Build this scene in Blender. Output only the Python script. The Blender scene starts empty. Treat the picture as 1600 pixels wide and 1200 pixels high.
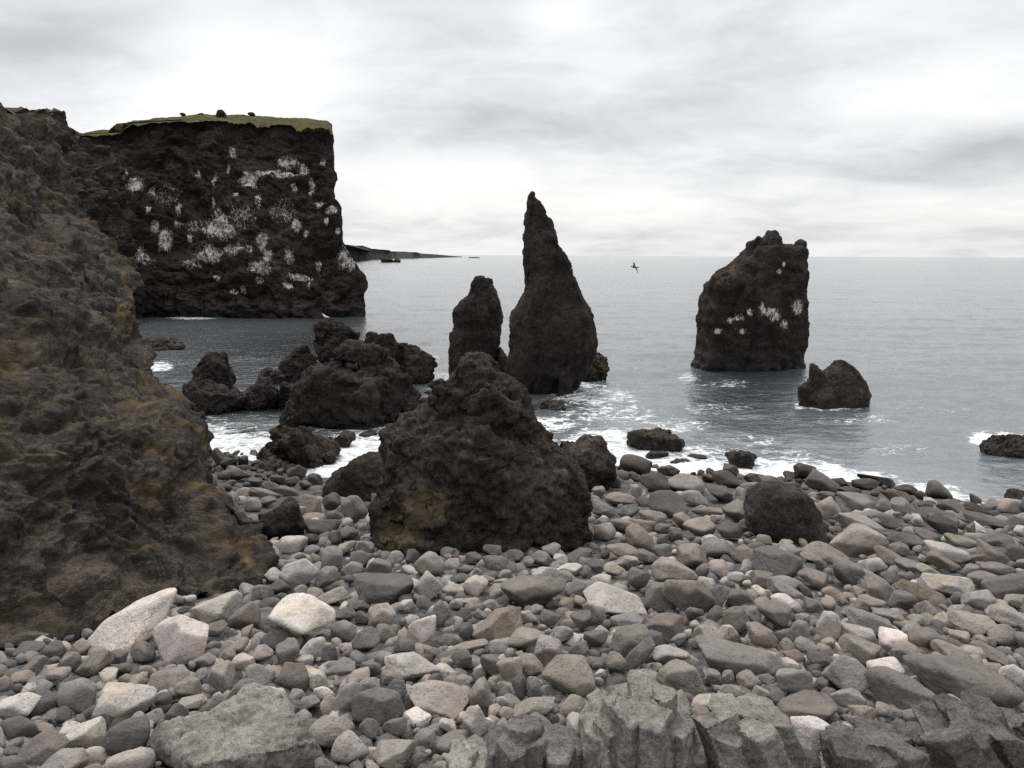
import bpy, bmesh, math
import numpy as np
from mathutils import Matrix, Vector

S = bpy.context.scene
COL = S.collection
rad = math.radians

# ------------------------------------------------------------------ camera
CAM_H = 8.0
FOC = 1250.0                      # focal length in pixels of the 1600 px wide photograph
PITCH = math.atan((600 - 398.5) / FOC)
ROLL = 0.0045
F_ = np.array([0, math.cos(PITCH), -math.sin(PITCH)])
U0 = np.array([0, math.sin(PITCH), math.cos(PITCH)])
R0 = np.array([1.0, 0, 0])
R_ = R0 * math.cos(ROLL) + U0 * math.sin(ROLL)
U_ = U0 * math.cos(ROLL) - R0 * math.sin(ROLL)
EYE = np.array([0, 0, CAM_H])

cam = bpy.data.cameras.new('camera')
cam.sensor_width = 36.0
cam.lens = FOC / 1600 * 36
cam.clip_start = 0.1
cam.clip_end = 60000
camo = bpy.data.objects.new('camera', cam)
COL.objects.link(camo)
M = Matrix.Identity(4)
for r in range(3):
    M[r][0], M[r][1], M[r][2], M[r][3] = R_[r], U_[r], -F_[r], EYE[r]
camo.matrix_world = M
S.camera = camo


def ray(px, py):
    px = np.asarray(px, float)[..., None]
    py = np.asarray(py, float)[..., None]
    return F_ + R_ * ((px - 800) / FOC) - U_ * ((py - 600) / FOC)


def at_y(px, py, D):
    """the point seen at a pixel on the vertical plane y = D"""
    d = ray(px, py)
    return EYE + d * (np.asarray(D, float)[..., None] / d[..., 1:2])


def at_z(px, py, z=0.0):
    d = ray(px, py)
    return EYE + d * ((z - CAM_H) / d[..., 2:3])


# ------------------------------------------------------------------ noise
_pr = np.random.RandomState(7)
_perm = _pr.permutation(512)
_perm = np.concatenate([_perm, _perm, _perm])
_g = _pr.normal(size=(512, 3))
_g /= np.linalg.norm(_g, axis=1)[:, None]


def perlin(p):
    i = np.floor(p).astype(np.int64)
    f = p - i
    u = f * f * f * (f * (f * 6 - 15) + 10)
    i &= 511
    out = np.zeros(len(p))
    for dx in (0, 1):
        wx = u[:, 0] if dx else 1 - u[:, 0]
        hx = _perm[(i[:, 0] + dx) & 511]
        for dy in (0, 1):
            wy = u[:, 1] if dy else 1 - u[:, 1]
            hy = _perm[hx + ((i[:, 1] + dy) & 511)]
            for dz in (0, 1):
                wz = u[:, 2] if dz else 1 - u[:, 2]
                h = _perm[hy + ((i[:, 2] + dz) & 511)]
                g = _g[h]
                d = g[:, 0] * (f[:, 0] - dx) + g[:, 1] * (f[:, 1] - dy) + g[:, 2] * (f[:, 2] - dz)
                out += wx * wy * wz * d
    return out * 1.6


def fbm(p, octaves=4, gain=0.5, lac=2.03):
    s = np.zeros(len(p)); a = 1.0; t = 0
    for k in range(octaves):
        s += a * perlin(p + 17.3 * k); t += a
        a *= gain; p = p * lac
    return s / t


def billow(p, octaves=4, gain=0.5, lac=2.03):
    """rounded lumps parted by creases, about -0.4 .. 0.6"""
    s = np.zeros(len(p)); a = 1.0; t = 0
    for k in range(octaves):
        s += a * np.abs(perlin(p + 31.7 * k)); t += a
        a *= gain; p = p * lac
    return s / t * 2 - 0.6


def ridged(p, octaves=4, gain=0.5):
    return -billow(p, octaves, gain)


def cells(p, seed=1):
    """distance to the nearest and second nearest of scattered points"""
    i = np.floor(p).astype(np.int64)
    f1 = np.full(len(p), 9.0); f2 = np.full(len(p), 9.0)
    for dx in (-1, 0, 1):
        for dy in (-1, 0, 1):
            for dz in (-1, 0, 1):
                c = i + np.array([dx, dy, dz])
                h = _perm[_perm[_perm[c[:, 0] & 511] + (c[:, 1] & 511)] + (c[:, 2] & 511)]
                q = c + (_g[h] * 0.5 + 0.5)
                d = np.linalg.norm(q - p, axis=1)
                f2 = np.minimum(f2, np.maximum(f1, d)); f1 = np.minimum(f1, d)
    return f1, f2


def ledge(p, octaves=3, steps=5.0, edge=0.3):
    """broken faces: noise cut into flat steps with short steep edges, about -0.5 .. 0.5"""
    v = fbm(p, octaves, 0.45) * steps + 100
    k = np.floor(v); f = v - k
    return (k - 100 + sstep(1 - edge, 1.0, f)) / steps


def sstep(a, b, x):
    t = np.clip((x - a) / (b - a), 0, 1)
    return t * t * (3 - 2 * t)


# ------------------------------------------------------------------ meshes
def new_mesh(name, V, faces, mat=None, attrs=None, colors=None, smooth=True):
    V = np.ascontiguousarray(V, dtype=np.float32)
    me = bpy.data.meshes.new(name)
    faces = np.asarray(faces, dtype=np.int32)
    n, k = faces.shape
    me.vertices.add(len(V)); me.vertices.foreach_set('co', V.ravel())
    me.loops.add(n * k); me.loops.foreach_set('vertex_index', faces.ravel())
    me.polygons.add(n)
    me.polygons.foreach_set('loop_start', np.arange(0, n * k, k, dtype=np.int32))
    me.polygons.foreach_set('loop_total', np.full(n, k, dtype=np.int32))
    me.polygons.foreach_set('use_smooth', np.full(n, smooth, dtype=bool))
    for key, val in (attrs or {}).items():
        a = me.attributes.new(key, 'FLOAT', 'POINT')
        a.data.foreach_set('value', np.ascontiguousarray(val, dtype=np.float32))
    for key, val in (colors or {}).items():
        a = me.attributes.new(key, 'FLOAT_COLOR', 'POINT')
        c = np.ones((len(V), 4), np.float32); c[:, :3] = val
        a.data.foreach_set('color', c.ravel())
    me.update(calc_edges=True)
    me.validate()
    if mat is not None:
        me.materials.append(mat)
    return me


def link(name, me, parent=None, origin=None):
    """link a mesh as one object whose origin sits at its base"""
    if origin is None:
        co = np.empty(len(me.vertices) * 3, np.float32)
        me.vertices.foreach_get('co', co)
        co = co.reshape(-1, 3)
        lo, hi = co.min(0), co.max(0)
        origin = np.array([(lo[0] + hi[0]) / 2, (lo[1] + hi[1]) / 2, lo[2]])
        co -= origin.astype(np.float32)
        me.vertices.foreach_set('co', co.ravel())
        me.update()
    o = bpy.data.objects.new(name, me)
    COL.objects.link(o)
    o.location = Vector([float(v) for v in origin])
    if parent is not None:
        o.parent = parent
        o.location = Vector([float(v) for v in origin]) - parent.location
    return o


def tag(o, label=None, cat=None, group=None, kind=None):
    if label: o['label'] = label
    if cat: o['category'] = cat
    if group: o['group'] = group
    if kind: o['kind'] = kind
    return o


def grid_faces(nr, nc, wrap=False):
    r = np.arange(nr - 1)[:, None]
    c = np.arange(nc if wrap else nc - 1)[None, :]
    c2 = (c + 1) % nc
    a = r * nc + c; b = r * nc + c2; d = (r + 1) * nc + c; e = (r + 1) * nc + c2
    return np.stack([a, b, e, d], -1).reshape(-1, 4)


def mesh_normals(me):
    n = np.empty(len(me.vertices) * 3, np.float32)
    me.vertex_normals.foreach_get('vector', n)
    return n.reshape(-1, 3).astype(float)


def mesh_co(me):
    co = np.empty(len(me.vertices) * 3, np.float32)
    me.vertices.foreach_get('co', co)
    return co.reshape(-1, 3).astype(float)


def set_co(me, co):
    me.vertices.foreach_set('co', np.ascontiguousarray(co, dtype=np.float32).ravel())
    me.update()


def set_attr(me, key, val):
    a = me.attributes.get(key) or me.attributes.new(key, 'FLOAT', 'POINT')
    a.data.foreach_set('value', np.ascontiguousarray(val, dtype=np.float32))


def pix(co):
    """pixel of each point in the 1600 x 1200 photograph's frame (for laying out stains)"""
    d = co - EYE
    z = d @ F_
    return 800 + FOC * (d @ R_) / z, 600 - FOC * (d @ U_) / z


_ico = {}
def ico(sub):
    if sub not in _ico:
        bm = bmesh.new()
        bmesh.ops.create_icosphere(bm, subdivisions=sub, radius=1.0)
        v = np.array([x.co[:] for x in bm.verts]); v /= np.linalg.norm(v, axis=1)[:, None]
        f = np.array([[x.index for x in p.verts] for p in bm.faces])
        bm.free()
        _ico[sub] = (v, f)
    return _ico[sub]


def stone_shape(sub, rng, style='r'):
    """a rounded or an angular stone in the unit cube: soft intersection of random planes plus wear"""
    v, f = ico(sub)
    if style == 'a':
        k, p = rng.randint(7, 11), rng.uniform(18, 34)
    elif style == 's':
        k, p = rng.randint(8, 12), rng.uniform(14, 24)
    else:
        k, p = rng.randint(9, 14), rng.uniform(10, 19)
    n = rng.normal(size=(k, 3)); n /= np.linalg.norm(n, axis=1)[:, None]
    for _ in range(12):                                   # push the planes apart
        d = n[:, None] - n[None]; r2 = (d ** 2).sum(-1) + 1e-3
        n += 0.06 * (d / r2[..., None] ** 1.5).sum(1) / k
        n /= np.linalg.norm(n, axis=1)[:, None]
    dist = rng.uniform(0.72, 1.12, k)
    if style == 'r': dist = rng.uniform(0.82, 1.1, k)
    if style == 's':
        n = np.vstack([n, [[0.1, 0.05, 1], [-0.05, 0.1, -1]]]); n /= np.linalg.norm(n, axis=1)[:, None]
        dist = np.append(dist, [0.75, 0.8])
    dots = np.maximum(0, v @ n.T) / dist
    r = 1.0 / (np.power(dots, p).sum(1) + 1e-6) ** (1 / p)
    r = np.minimum(r, 1.6)
    q = v * r[:, None]
    off = rng.uniform(0, 200, 3)
    am = 0.055 if style == 'r' else 0.045
    q += v * (am * fbm(q * 1.5 + off, 3) * 1.6 + (0.02 if sub < 4 else 0.03) * fbm(q * 5 + off, 3))[:, None]
    if sub >= 4:
        q += v * (0.012 * billow(q * 11 + off, 2))[:, None]
    lo, hi = q.min(0), q.max(0)
    return (q - (lo + hi) / 2) / ((hi - lo) / 2), f


def remesh(V_F_list, voxel, name):
    Vs, Fs, n = [], [], 0
    for V, Fc in V_F_list:
        Vs.append(V)
        Fc = np.asarray(Fc)
        if Fc.shape[1] == 4:
            Fc = np.vstack([Fc[:, [0, 1, 2]], Fc[:, [0, 2, 3]]])
        Fs.append(Fc + n); n += len(V)
    me = new_mesh(name + '_raw', np.vstack(Vs), np.vstack(Fs))
    o = bpy.data.objects.new(name + '_raw', me); COL.objects.link(o)
    m = o.modifiers.new('remesh', 'REMESH'); m.mode = 'VOXEL'; m.voxel_size = voxel; m.use_smooth_shade = True
    dg = bpy.context.evaluated_depsgraph_get()
    out = bpy.data.meshes.new_from_object(o.evaluated_get(dg))
    bpy.data.objects.remove(o); bpy.data.meshes.remove(me)
    out.name = name
    out.materials.clear()
    out.polygons.foreach_set('use_smooth', np.ones(len(out.polygons), bool))
    return out


def loft(profile, D, ratio=0.8, below=2.0, n=56, seg=72, power=2.6, min_half=0.05, lean=0.0, seed=0, wob=0.12, yflat=0.0):
    """solid of horizontal sections through an outline (py, xl, xr) seen on the plane y = D"""
    rng = np.random.RandomState(seed + 100)
    pr = np.array(sorted(profile), float)
    L = at_y(pr[:, 1], pr[:, 0], np.full(len(pr), D)); R = at_y(pr[:, 2], pr[:, 0], np.full(len(pr), D))
    z = (L[:, 2] + R[:, 2]) / 2
    z = np.append(z, z[-1] - below)
    xl = np.append(L[:, 0], L[-1, 0] - 0.03 * below); xr = np.append(R[:, 0], R[-1, 0] + 0.03 * below)
    zz = np.linspace(z[0], z[-1], n)
    l = np.interp(-zz, -z, xl); r = np.interp(-zz, -z, xr)
    a = np.linspace(0, 2 * np.pi, seg, endpoint=False)
    ca = np.sign(np.cos(a)) * np.abs(np.cos(a)) ** (2 / power)
    sa = np.sign(np.sin(a)) * np.abs(np.sin(a)) ** (2 / power)
    hx = (r - l) / 2; cx = (r + l) / 2
    wmax = hx.max()
    hy = np.maximum((hx * (1 - yflat) + wmax * yflat) * ratio, min_half)
    top = z[0]
    cy = D + lean * (zz - z[-1])
    X = cx[:, None] + hx[:, None] * ca[None]
    amp = 1 + wob * fbm(np.stack([np.cos(a) * 1.3 + rng.uniform(0, 50), np.sin(a) * 1.3, a * 0], -1), 3)[None] * 2
    Y = cy[:, None] + hy[:, None] * sa[None] * amp
    Z = np.repeat(zz[:, None], seg, 1)
    V = np.stack([X, Y, Z], -1).reshape(-1, 3)
    Fc = grid_faces(n, seg, True)[:, ::-1]
    tris = np.vstack([Fc[:, [0, 1, 2]], Fc[:, [0, 2, 3]]])
    ti, bi = len(V), len(V) + 1
    V = np.vstack([V, [[cx[0], cy[0], zz[0]]], [[cx[-1], cy[-1], zz[-1]]]])
    k = np.arange(seg); k2 = (k + 1) % seg
    base = (n - 1) * seg
    tris = np.vstack([tris, np.stack([np.full(seg, ti), k, k2], -1), np.stack([np.full(seg, bi), base + k2, base + k], -1)])
    return V, tris


def blob(px, py, w, h, D, depth=0.8, ang=0.0, style='a', seed=0, sub=4):
    """a lump of rock seen at a pixel with a size in pixels, on the plane y = D"""
    rng = np.random.RandomState(seed)
    q, f = stone_shape(sub, rng, style)
    c = at_y(px, py, D)
    s = np.linalg.norm(c - EYE) / FOC
    a, b = w / 2 * s, h / 2 * s
    q = q * np.array([a, max(a, b) * depth if depth > 0 else -depth, b])
    ca, sa = math.cos(rad(ang)), math.sin(rad(ang))
    q = np.stack([q[:, 0] * ca - q[:, 2] * sa, q[:, 1], q[:, 0] * sa + q[:, 2] * ca], -1)
    return q + c, f


# ------------------------------------------------------------------ materials
class NT:
    def __init__(s, tree):
        s.t = tree
    def node(s, typ, _ins=None, **props):
        n = s.t.nodes.new(typ)
        for k, v in props.items(): setattr(n, k, v)
        for k, v in (_ins or {}).items():
            if isinstance(v, bpy.types.NodeSocket): s.t.links.new(v, n.inputs[k])
            else: n.inputs[k].default_value = v
        return n
    def math(s, op, a, b=0.0, c=0.0, clamp=False):
        n = s.node('ShaderNodeMath', {0: a, 1: b, 2: c}, operation=op); n.use_clamp = clamp
        return n.outputs[0]
    def vmath(s, op, a, b=(0, 0, 0)):
        n = s.node('ShaderNodeVectorMath', {0: a, 1: b}, operation=op)
        return n.outputs['Value' if op in ('DOT_PRODUCT', 'LENGTH', 'DISTANCE') else 'Vector']
    def scale(s, v, k):
        n = s.node('ShaderNodeVectorMath', {0: v}, operation='SCALE')
        if isinstance(k, bpy.types.NodeSocket): s.t.links.new(k, n.inputs['Scale'])
        else: n.inputs['Scale'].default_value = k
        return n.outputs['Vector']
    def noise(s, vec, scale, detail=4.0, rough=0.55, dist=0.0, lac=2.0, out=0):
        n = s.node('ShaderNodeTexNoise', {'Vector': vec, 'Scale': scale, 'Detail': detail, 'Roughness': rough, 'Distortion': dist, 'Lacunarity': lac})
        return n.outputs[out]
    def voronoi(s, vec, scale, feature='F1', rnd=1.0, out='Distance'):
        n = s.node('ShaderNodeTexVoronoi', {'Vector': vec, 'Scale': scale, 'Randomness': rnd}, feature=feature)
        return n.outputs[out]
    def ramp(s, fac, stops, interp='LINEAR'):
        n = s.node('ShaderNodeValToRGB', {'Fac': fac})
        cr = n.color_ramp; cr.interpolation = interp
        while len(cr.elements) < len(stops): cr.elements.new(0.5)
        for e, (p, c) in zip(cr.elements, stops):
            e.position = p; e.color = (c, c, c, 1) if isinstance(c, (int, float)) else (*c, 1)
        return n.outputs['Color']
    def mapr(s, v, a, b, c=0.0, d=1.0, smooth=True):
        n = s.node('ShaderNodeMapRange', {'Value': v, 'From Min': a, 'From Max': b, 'To Min': c, 'To Max': d})
        n.interpolation_type = 'SMOOTHSTEP' if smooth else 'LINEAR'
        return n.outputs['Result']
    def mix(s, f, a, b, blend='MIX'):
        n = s.node('ShaderNodeMix', data_type='RGBA', blend_type=blend)
        n.clamp_factor = True
        for idx, v in ((0, f), (6, a), (7, b)):
            if isinstance(v, bpy.types.NodeSocket): s.t.links.new(v, n.inputs[idx])
            elif idx == 0: n.inputs[0].default_value = v
            else: n.inputs[idx].default_value = (*v, 1) if len(v) == 3 else v
        return n.outputs[2]
    def attr(s, name, out='Fac'):
        return s.node('ShaderNodeAttribute', attribute_name=name).outputs[out]
    def pos(s):
        return s.node('ShaderNodeNewGeometry').outputs['Position']
    def sep(s, v):
        return s.node('ShaderNodeSeparateXYZ', {0: v}).outputs
    def comb(s, x, y, z):
        return s.node('ShaderNodeCombineXYZ', {0: x, 1: y, 2: z}).outputs[0]


def new_mat(name):
    m = bpy.data.materials.new(name); m.use_nodes = True
    t = m.node_tree; t.nodes.clear()
    return m, NT(t)


def finish(m, n, shader):
    out = n.node('ShaderNodeOutputMaterial', {'Surface': shader})
    return m


def rock_mat(name, dark, mid, light, size=1.0, ochre=(0.22, 0.14, 0.055), strat=1.0, bump=0.6, wet_top=0.5, grain=1.0, veins=0.0, spots=0.0, pores=0.4, turf=False, cracks=0.0):
    """rough rock: colour mottling at several sizes, ochre stains and droppings where the mesh says, dark and wet at the waterline"""
    m, n = new_mat(name)
    P = n.pos()
    if strat != 1.0:
        P2 = n.vmath('MULTIPLY', P, (1, 1, strat))
    else:
        P2 = P
    big = n.noise(P2, 0.55 / size, 5, 0.6, 0.6)
    fine = n.noise(P2, 5.5 / size, 8, 0.68, 0.3)
    grit = n.noise(P, 42 / size, 3, 0.7)
    v = n.math('ADD', n.math('MULTIPLY', big, 0.5), n.math('MULTIPLY', fine, 0.5))
    col = n.ramp(v, [(0.38, dark), (0.5, mid), (0.62, light)])
    gr = n.mapr(grit, 0.3, 0.72, 1 - 0.55 * grain, 1 + 0.6 * grain, False)
    pore = n.mapr(n.noise(P2, 19 / size, 4, 0.7, 0.5), 0.38, 0.5, 1.0 - pores, 1.0)
    gr = n.math('MULTIPLY', gr, pore)
    col = n.mix(1.0, col, n.comb(gr, gr, gr), 'MULTIPLY')
    if spots:
        sp = n.mapr(n.noise(P, 16 / size, 4, 0.6), 0.62, 0.68, 0, spots)
        col = n.mix(sp, col, (0.02, 0.018, 0.016))
    if cracks:
        cp = n.vmath('ADD', n.vmath('MULTIPLY', P, (1, 1, 2.0)), n.scale(n.noise(P, 0.8, 5, 0.6, out=1), 1.6))
        ce = n.math('MULTIPLY', n.mapr(n.voronoi(cp, cracks, 'DISTANCE_TO_EDGE'), 0.0, 0.035, 0.85, 0), n.mapr(n.noise(P, 0.7, 3), 0.4, 0.55, 0, 1))
        col = n.mix(ce, col, (0.012, 0.010, 0.008))
    # ochre stains
    oc = n.attr('ochre')
    on = n.noise(P2, 4.2 / size, 9, 0.78, 0.7)
    of = n.math('ADD', oc, n.math('MULTIPLY', n.math('SUBTRACT', on, 0.5), 1.9))
    of = n.mapr(of, 0.55, 1.05, 0, 0.72)
    of = n.math('MULTIPLY', of, n.mapr(oc, 0.02, 0.2, 0, 1))
    if veins:
        wp = n.vmath('ADD', P, n.scale(n.noise(P, 1.3, 4, 0.6, out=1), 0.9))
        ve = n.voronoi(wp, veins, 'DISTANCE_TO_EDGE')
        vf = n.math('MULTIPLY', n.mapr(ve, 0.015, 0.11, 0.9, 0), n.mapr(n.noise(P, 1.1, 3), 0.42, 0.6, 0, 1))
        of = n.math('MAXIMUM', of, n.math('MULTIPLY', vf, n.mapr(oc, 0.05, 0.5, 0.30, 0.9)))
    oc_col = n.ramp(n.noise(P, 3.3 / size, 4, 0.6), [(0.35, tuple(c * 0.55 for c in ochre)), (0.55, ochre), (0.75, (ochre[0] * 1.35, ochre[1] * 1.5, ochre[2] * 1.6))])
    col = n.mix(of, col, oc_col)
    # bird droppings
    gu = n.attr('guano')
    gn = n.noise(n.vmath('MULTIPLY', P, (1, 1, 0.42)), 7.6 / size, 6, 0.9)
    gf = n.math('ADD', n.math('MULTIPLY', gu, 0.30), n.math('MULTIPLY', n.math('SUBTRACT', gn, 0.5), 2.0))
    gf = n.math('MULTIPLY', n.mapr(gf, 0.17, 0.32, 0, 0.88), n.mapr(gu, 0.03, 0.25, 0, 1))
    gf = n.math('MULTIPLY', gf, n.mapr(n.noise(P, 1.1, 4, 0.7), 0.36, 0.5, 0.1, 1))
    col = n.mix(gf, col, (0.84, 0.82, 0.77))
    if turf:
        tf = n.math('ADD', n.attr('turf'), n.math('MULTIPLY', n.math('SUBTRACT', n.noise(P, 0.7, 7, 0.75), 0.5), 1.9))
        tf = n.math('MULTIPLY', n.mapr(tf, 0.45, 0.65, 0, 1), n.mapr(n.attr('turf'), 0.0, 0.1, 0, 1))
        tc = n.ramp(n.noise(P, 0.9, 6, 0.7), [(0.3, (0.05, 0.045, 0.026)), (0.5, (0.125, 0.118, 0.045)), (0.7, (0.19, 0.18, 0.07))])
        col = n.mix(tf, col, tc)
    # wet foot
    z = n.sep(P)[2]
    zz = n.math('ADD', z, n.math('MULTIPLY', n.math('SUBTRACT', n.noise(P, 0.8, 4), 0.5), 0.9))
    if wet_top > 0:
        wet = n.mapr(zz, wet_top * 0.4, wet_top, 1, 0)
        col = n.mix(n.math('MULTIPLY', wet, 0.7), col, (0.012, 0.010, 0.009))
        ro = n.mapr(wet, 0, 1, 0.92, 0.38, False)
    else:
        ro = 0.92
    h = n.math('ADD', n.math('MULTIPLY', fine, 0.6 * size), n.math('MULTIPLY', grit, 0.12 * size))
    h = n.math('ADD', h, n.math('MULTIPLY', pore, 0.16 * size))
    h = n.math('ADD', h, n.math('MULTIPLY', n.noise(P2, 15 / size, 5, 0.65, 0.4), 0.25 * size))
    b = n.node('ShaderNodeBump', {'Strength': bump, 'Distance': 0.28, 'Height': h})
    bs = n.node('ShaderNodeBsdfPrincipled', {'Base Color': col, 'Roughness': ro, 'Normal': b.outputs[0], 'Specular IOR Level': 0.2})
    return finish(m, n, bs.outputs[0])


def add_rock_attrs(me, guano=None, ochre=None):
    nv = len(me.vertices)
    set_attr(me, 'guano', np.zeros(nv) if guano is None else guano)
    set_attr(me, 'ochre', np.zeros(nv) if ochre is None else ochre)


def patch_field(co, pts, grow=1.25):
    """0..1 field from stains listed as (px, py, rx, ry[, strength])"""
    x, y = pix(co)
    out = np.zeros(len(co))
    for p in pts:
        s = p[4] if len(p) > 4 else 1.0
        d = np.sqrt(((x - p[0]) / (p[2] * grow)) ** 2 + ((y - p[1]) / (p[3] * grow)) ** 2)
        out = np.maximum(out, s * (1 - sstep(0.35, 1.0, d)))
    return out
# ------------------------------------------------------------------ sky and sun
SUN_EL, SUN_AZ = rad(58), rad(-24)            # azimuth measured from +y (the view) towards +x

def build_world():
    w = bpy.data.worlds.new('World'); S.world = w; w.use_nodes = True
    t = w.node_tree; t.nodes.clear(); n = NT(t)
    D = n.node('ShaderNodeTexCoord').outputs['Generated']
    sky = n.node('ShaderNodeTexSky', sky_type='NISHITA')
    sky.sun_disc = False; sky.sun_elevation = SUN_EL; sky.sun_rotation = SUN_AZ
    sky.air_density = 1.2; sky.dust_density = 2.0
    bg_sky = n.node('ShaderNodeBackground', {'Color': sky.outputs[0], 'Strength': 0.10})
    x, y, z = n.sep(D)
    zc = n.math('MAXIMUM', z, 0.0)
    k = n.math('DIVIDE', 1.0, n.math('ADD', zc, 0.19))
    # a level cloud deck seen in perspective
    Q = n.comb(n.math('MULTIPLY', x, k), n.math('MULTIPLY', y, k), 0.35)
    wq = n.vmath('ADD', Q, n.scale(n.noise(Q, 0.5, 3, 0.5, out=1), 0.7))
    n1 = n.noise(n.vmath('MULTIPLY', wq, (0.9, 1.15, 1)), 1.05, 8, 0.56, 0.25)
    n2 = n.noise(n.vmath('ADD', wq, (7.3, 2.1, 5)), 2.9, 8, 0.6, 0.35)
    n3 = n.noise(n.vmath('ADD', Q, (1.3, 9.1, 2)), 0.28, 3, 0.5)
    v = n.math('ADD', n.math('MULTIPLY', n.math('SUBTRACT', n1, 0.5), 1.05), n.math('MULTIPLY', n.math('SUBTRACT', n2, 0.5), 0.52))
    v = n.math('ADD', v, n.math('MULTIPLY', n.math('SUBTRACT', n3, 0.5), 0.35))
    # bright openings and heavier banks of the deck, each in its own direction
    def lobe(px, py, wd, hg, amp):
        d = ray(px, py); d = d / np.linalg.norm(d)
        az0, el0 = math.atan2(d[0], d[1]), math.asin(d[2])
        az = n.math('ARCTAN2', x, y); el = n.math('ARCSINE', z)
        u = n.math('DIVIDE', n.math('SUBTRACT', az, az0), wd / FOC)
        q = n.math('DIVIDE', n.math('SUBTRACT', el, el0), hg / FOC)
        q = n.math('ADD', q, n.math('MULTIPLY', n.math('SUBTRACT', n1, 0.5), 1.2))
        r2 = n.math('ADD', n.math('MULTIPLY', u, u), n.math('MULTIPLY', q, q))
        return n.math('MULTIPLY', n.math('EXPONENT', n.math('MULTIPLY', r2, -1.0)), amp)
    for L in SKY_LOBES:
        v = n.math('ADD', v, lobe(*L))
    lift = n.mapr(z, 0.0, 0.16, 0.10, 0.0)               # paler towards the horizon
    v = n.math('ADD', v, lift)
    col = n.ramp(n.math('ADD', v, 0.66), [(0.0, (0.44, 0.456, 0.488)), (0.36, (0.60, 0.616, 0.652)), (0.56, (0.78, 0.792, 0.818)), (0.74, (0.95, 0.955, 0.965)), (1.0, (1.12, 1.11, 1.09))])
    # the deck is thinner and brighter ahead, where the sun stands, than over the land behind
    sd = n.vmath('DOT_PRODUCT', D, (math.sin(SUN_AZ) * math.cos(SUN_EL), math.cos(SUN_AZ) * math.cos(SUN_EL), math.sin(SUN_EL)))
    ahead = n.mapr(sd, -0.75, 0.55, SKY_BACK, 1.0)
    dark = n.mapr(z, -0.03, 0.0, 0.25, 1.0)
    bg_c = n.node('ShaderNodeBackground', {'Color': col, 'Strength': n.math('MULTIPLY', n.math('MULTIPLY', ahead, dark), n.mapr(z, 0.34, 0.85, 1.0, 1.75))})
    mixs = n.node('ShaderNodeMixShader', {0: 0.9, 1: bg_sky.outputs[0], 2: bg_c.outputs[0]})
    n.node('ShaderNodeOutputWorld', {'Surface': mixs.outputs[0]})
    w.cycles.sampling_method = 'AUTOMATIC'

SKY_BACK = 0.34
SKY_LOBES = [  # px, py, half width, half height, amount
    (345, 105, 180, 85, 0.60), (80, 40, 190, 80, -0.42), (60, 150, 120, 40, 0.06),
    (860, 22, 70, 26, 0.34), (940, 100, 70, 30, 0.14), (620, 130, 110, 60, -0.06), (800, 205, 220, 34, -0.12),
    (1550, 70, 120, 90, 0.10), (1480, 130, 110, 30, 0.16), (1300, 40, 160, 40, -0.10), (1180, 110, 200, 60, -0.08), (1430, 250, 210, 30, -0.26), (1590, 225, 90, 22, -0.12),
    (700, 270, 200, 40, 0.10), (1000, 330, 500, 35, 0.08), (1500, 360, 200, 25, -0.10), (560, 60, 120, 50, 0.05),
]
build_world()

sl = bpy.data.lights.new('sun', 'SUN'); sl.energy = 1.5; sl.angle = rad(10); sl.color = (1.0, 0.96, 0.90)
so = bpy.data.objects.new('sun', sl); COL.objects.link(so)
sv = Vector((math.sin(SUN_AZ) * math.cos(SUN_EL), math.cos(SUN_AZ) * math.cos(SUN_EL), math.sin(SUN_EL)))
so.rotation_euler = sv.to_track_quat('Z', 'Y').to_euler()
so.location = sv * 200

# ------------------------------------------------------------------ beach ground
_sl = [(300, 695), (350, 706), (420, 728), (480, 745), (560, 742), (640, 738), (800, 730), (960, 724), (1060, 738), (1150, 742), (1250, 745), (1330, 752),
       (1400, 772), (1440, 788), (1500, 800), (1560, 811), (1600, 820), (1750, 850)]
_sp = np.array([at_z(a, b, 0.0) for a, b in _sl])
_so = np.argsort(_sp[:, 0]); SHX, SHY = _sp[_so, 0], _sp[_so, 1]

def shore_y(x):
    return np.interp(x, SHX, SHY)

def beach_z(x, y):
    x = np.asarray(x, float); y = np.asarray(y, float)
    ys = shore_y(x)
    t = (ys - y) / (ys - 4.0)
    z = 5.2 * t
    z = np.where(t > 1, 5.2 + 0.95 * (1 - np.exp(-(t - 1) * 3.0)), z)
    z = np.where(t < 0, -2.5 * (1 - np.exp(5.2 * t / 2.5)), z)
    p = np.stack([x * 0.45, y * 0.45, 0 * x + 3.3], -1).reshape(-1, 3)
    return z + (0.13 * fbm(p, 2)).reshape(z.shape)

def hit_beach(px, py, lift=0.0):
    """where the ray through each pixel meets the beach raised by LIFT"""
    d = ray(px, py).reshape(-1, 3); d = d / d[:, 1:2]
    lift = np.broadcast_to(np.asarray(lift, float), (len(d),))
    lo = np.full(len(d), 1.5); hi = np.full(len(d), 60.0)
    ts = np.linspace(1.5, 60, 160)
    found = np.zeros(len(d), bool); prev = lo.copy()
    for t in ts:
        p = EYE + d * t
        under = (p[:, 2] < beach_z(p[:, 0], p[:, 1]) + lift) & ~found
        hi[under] = t; lo[under] = prev[under]; found |= under
        prev = np.where(found, prev, t)
    for _ in range(22):
        mid = (lo + hi) / 2
        p = EYE + d * mid[:, None]
        u = p[:, 2] < beach_z(p[:, 0], p[:, 1]) + lift
        hi = np.where(u, mid, hi); lo = np.where(u, lo, mid)
    return EYE + d * hi[:, None], found

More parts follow.
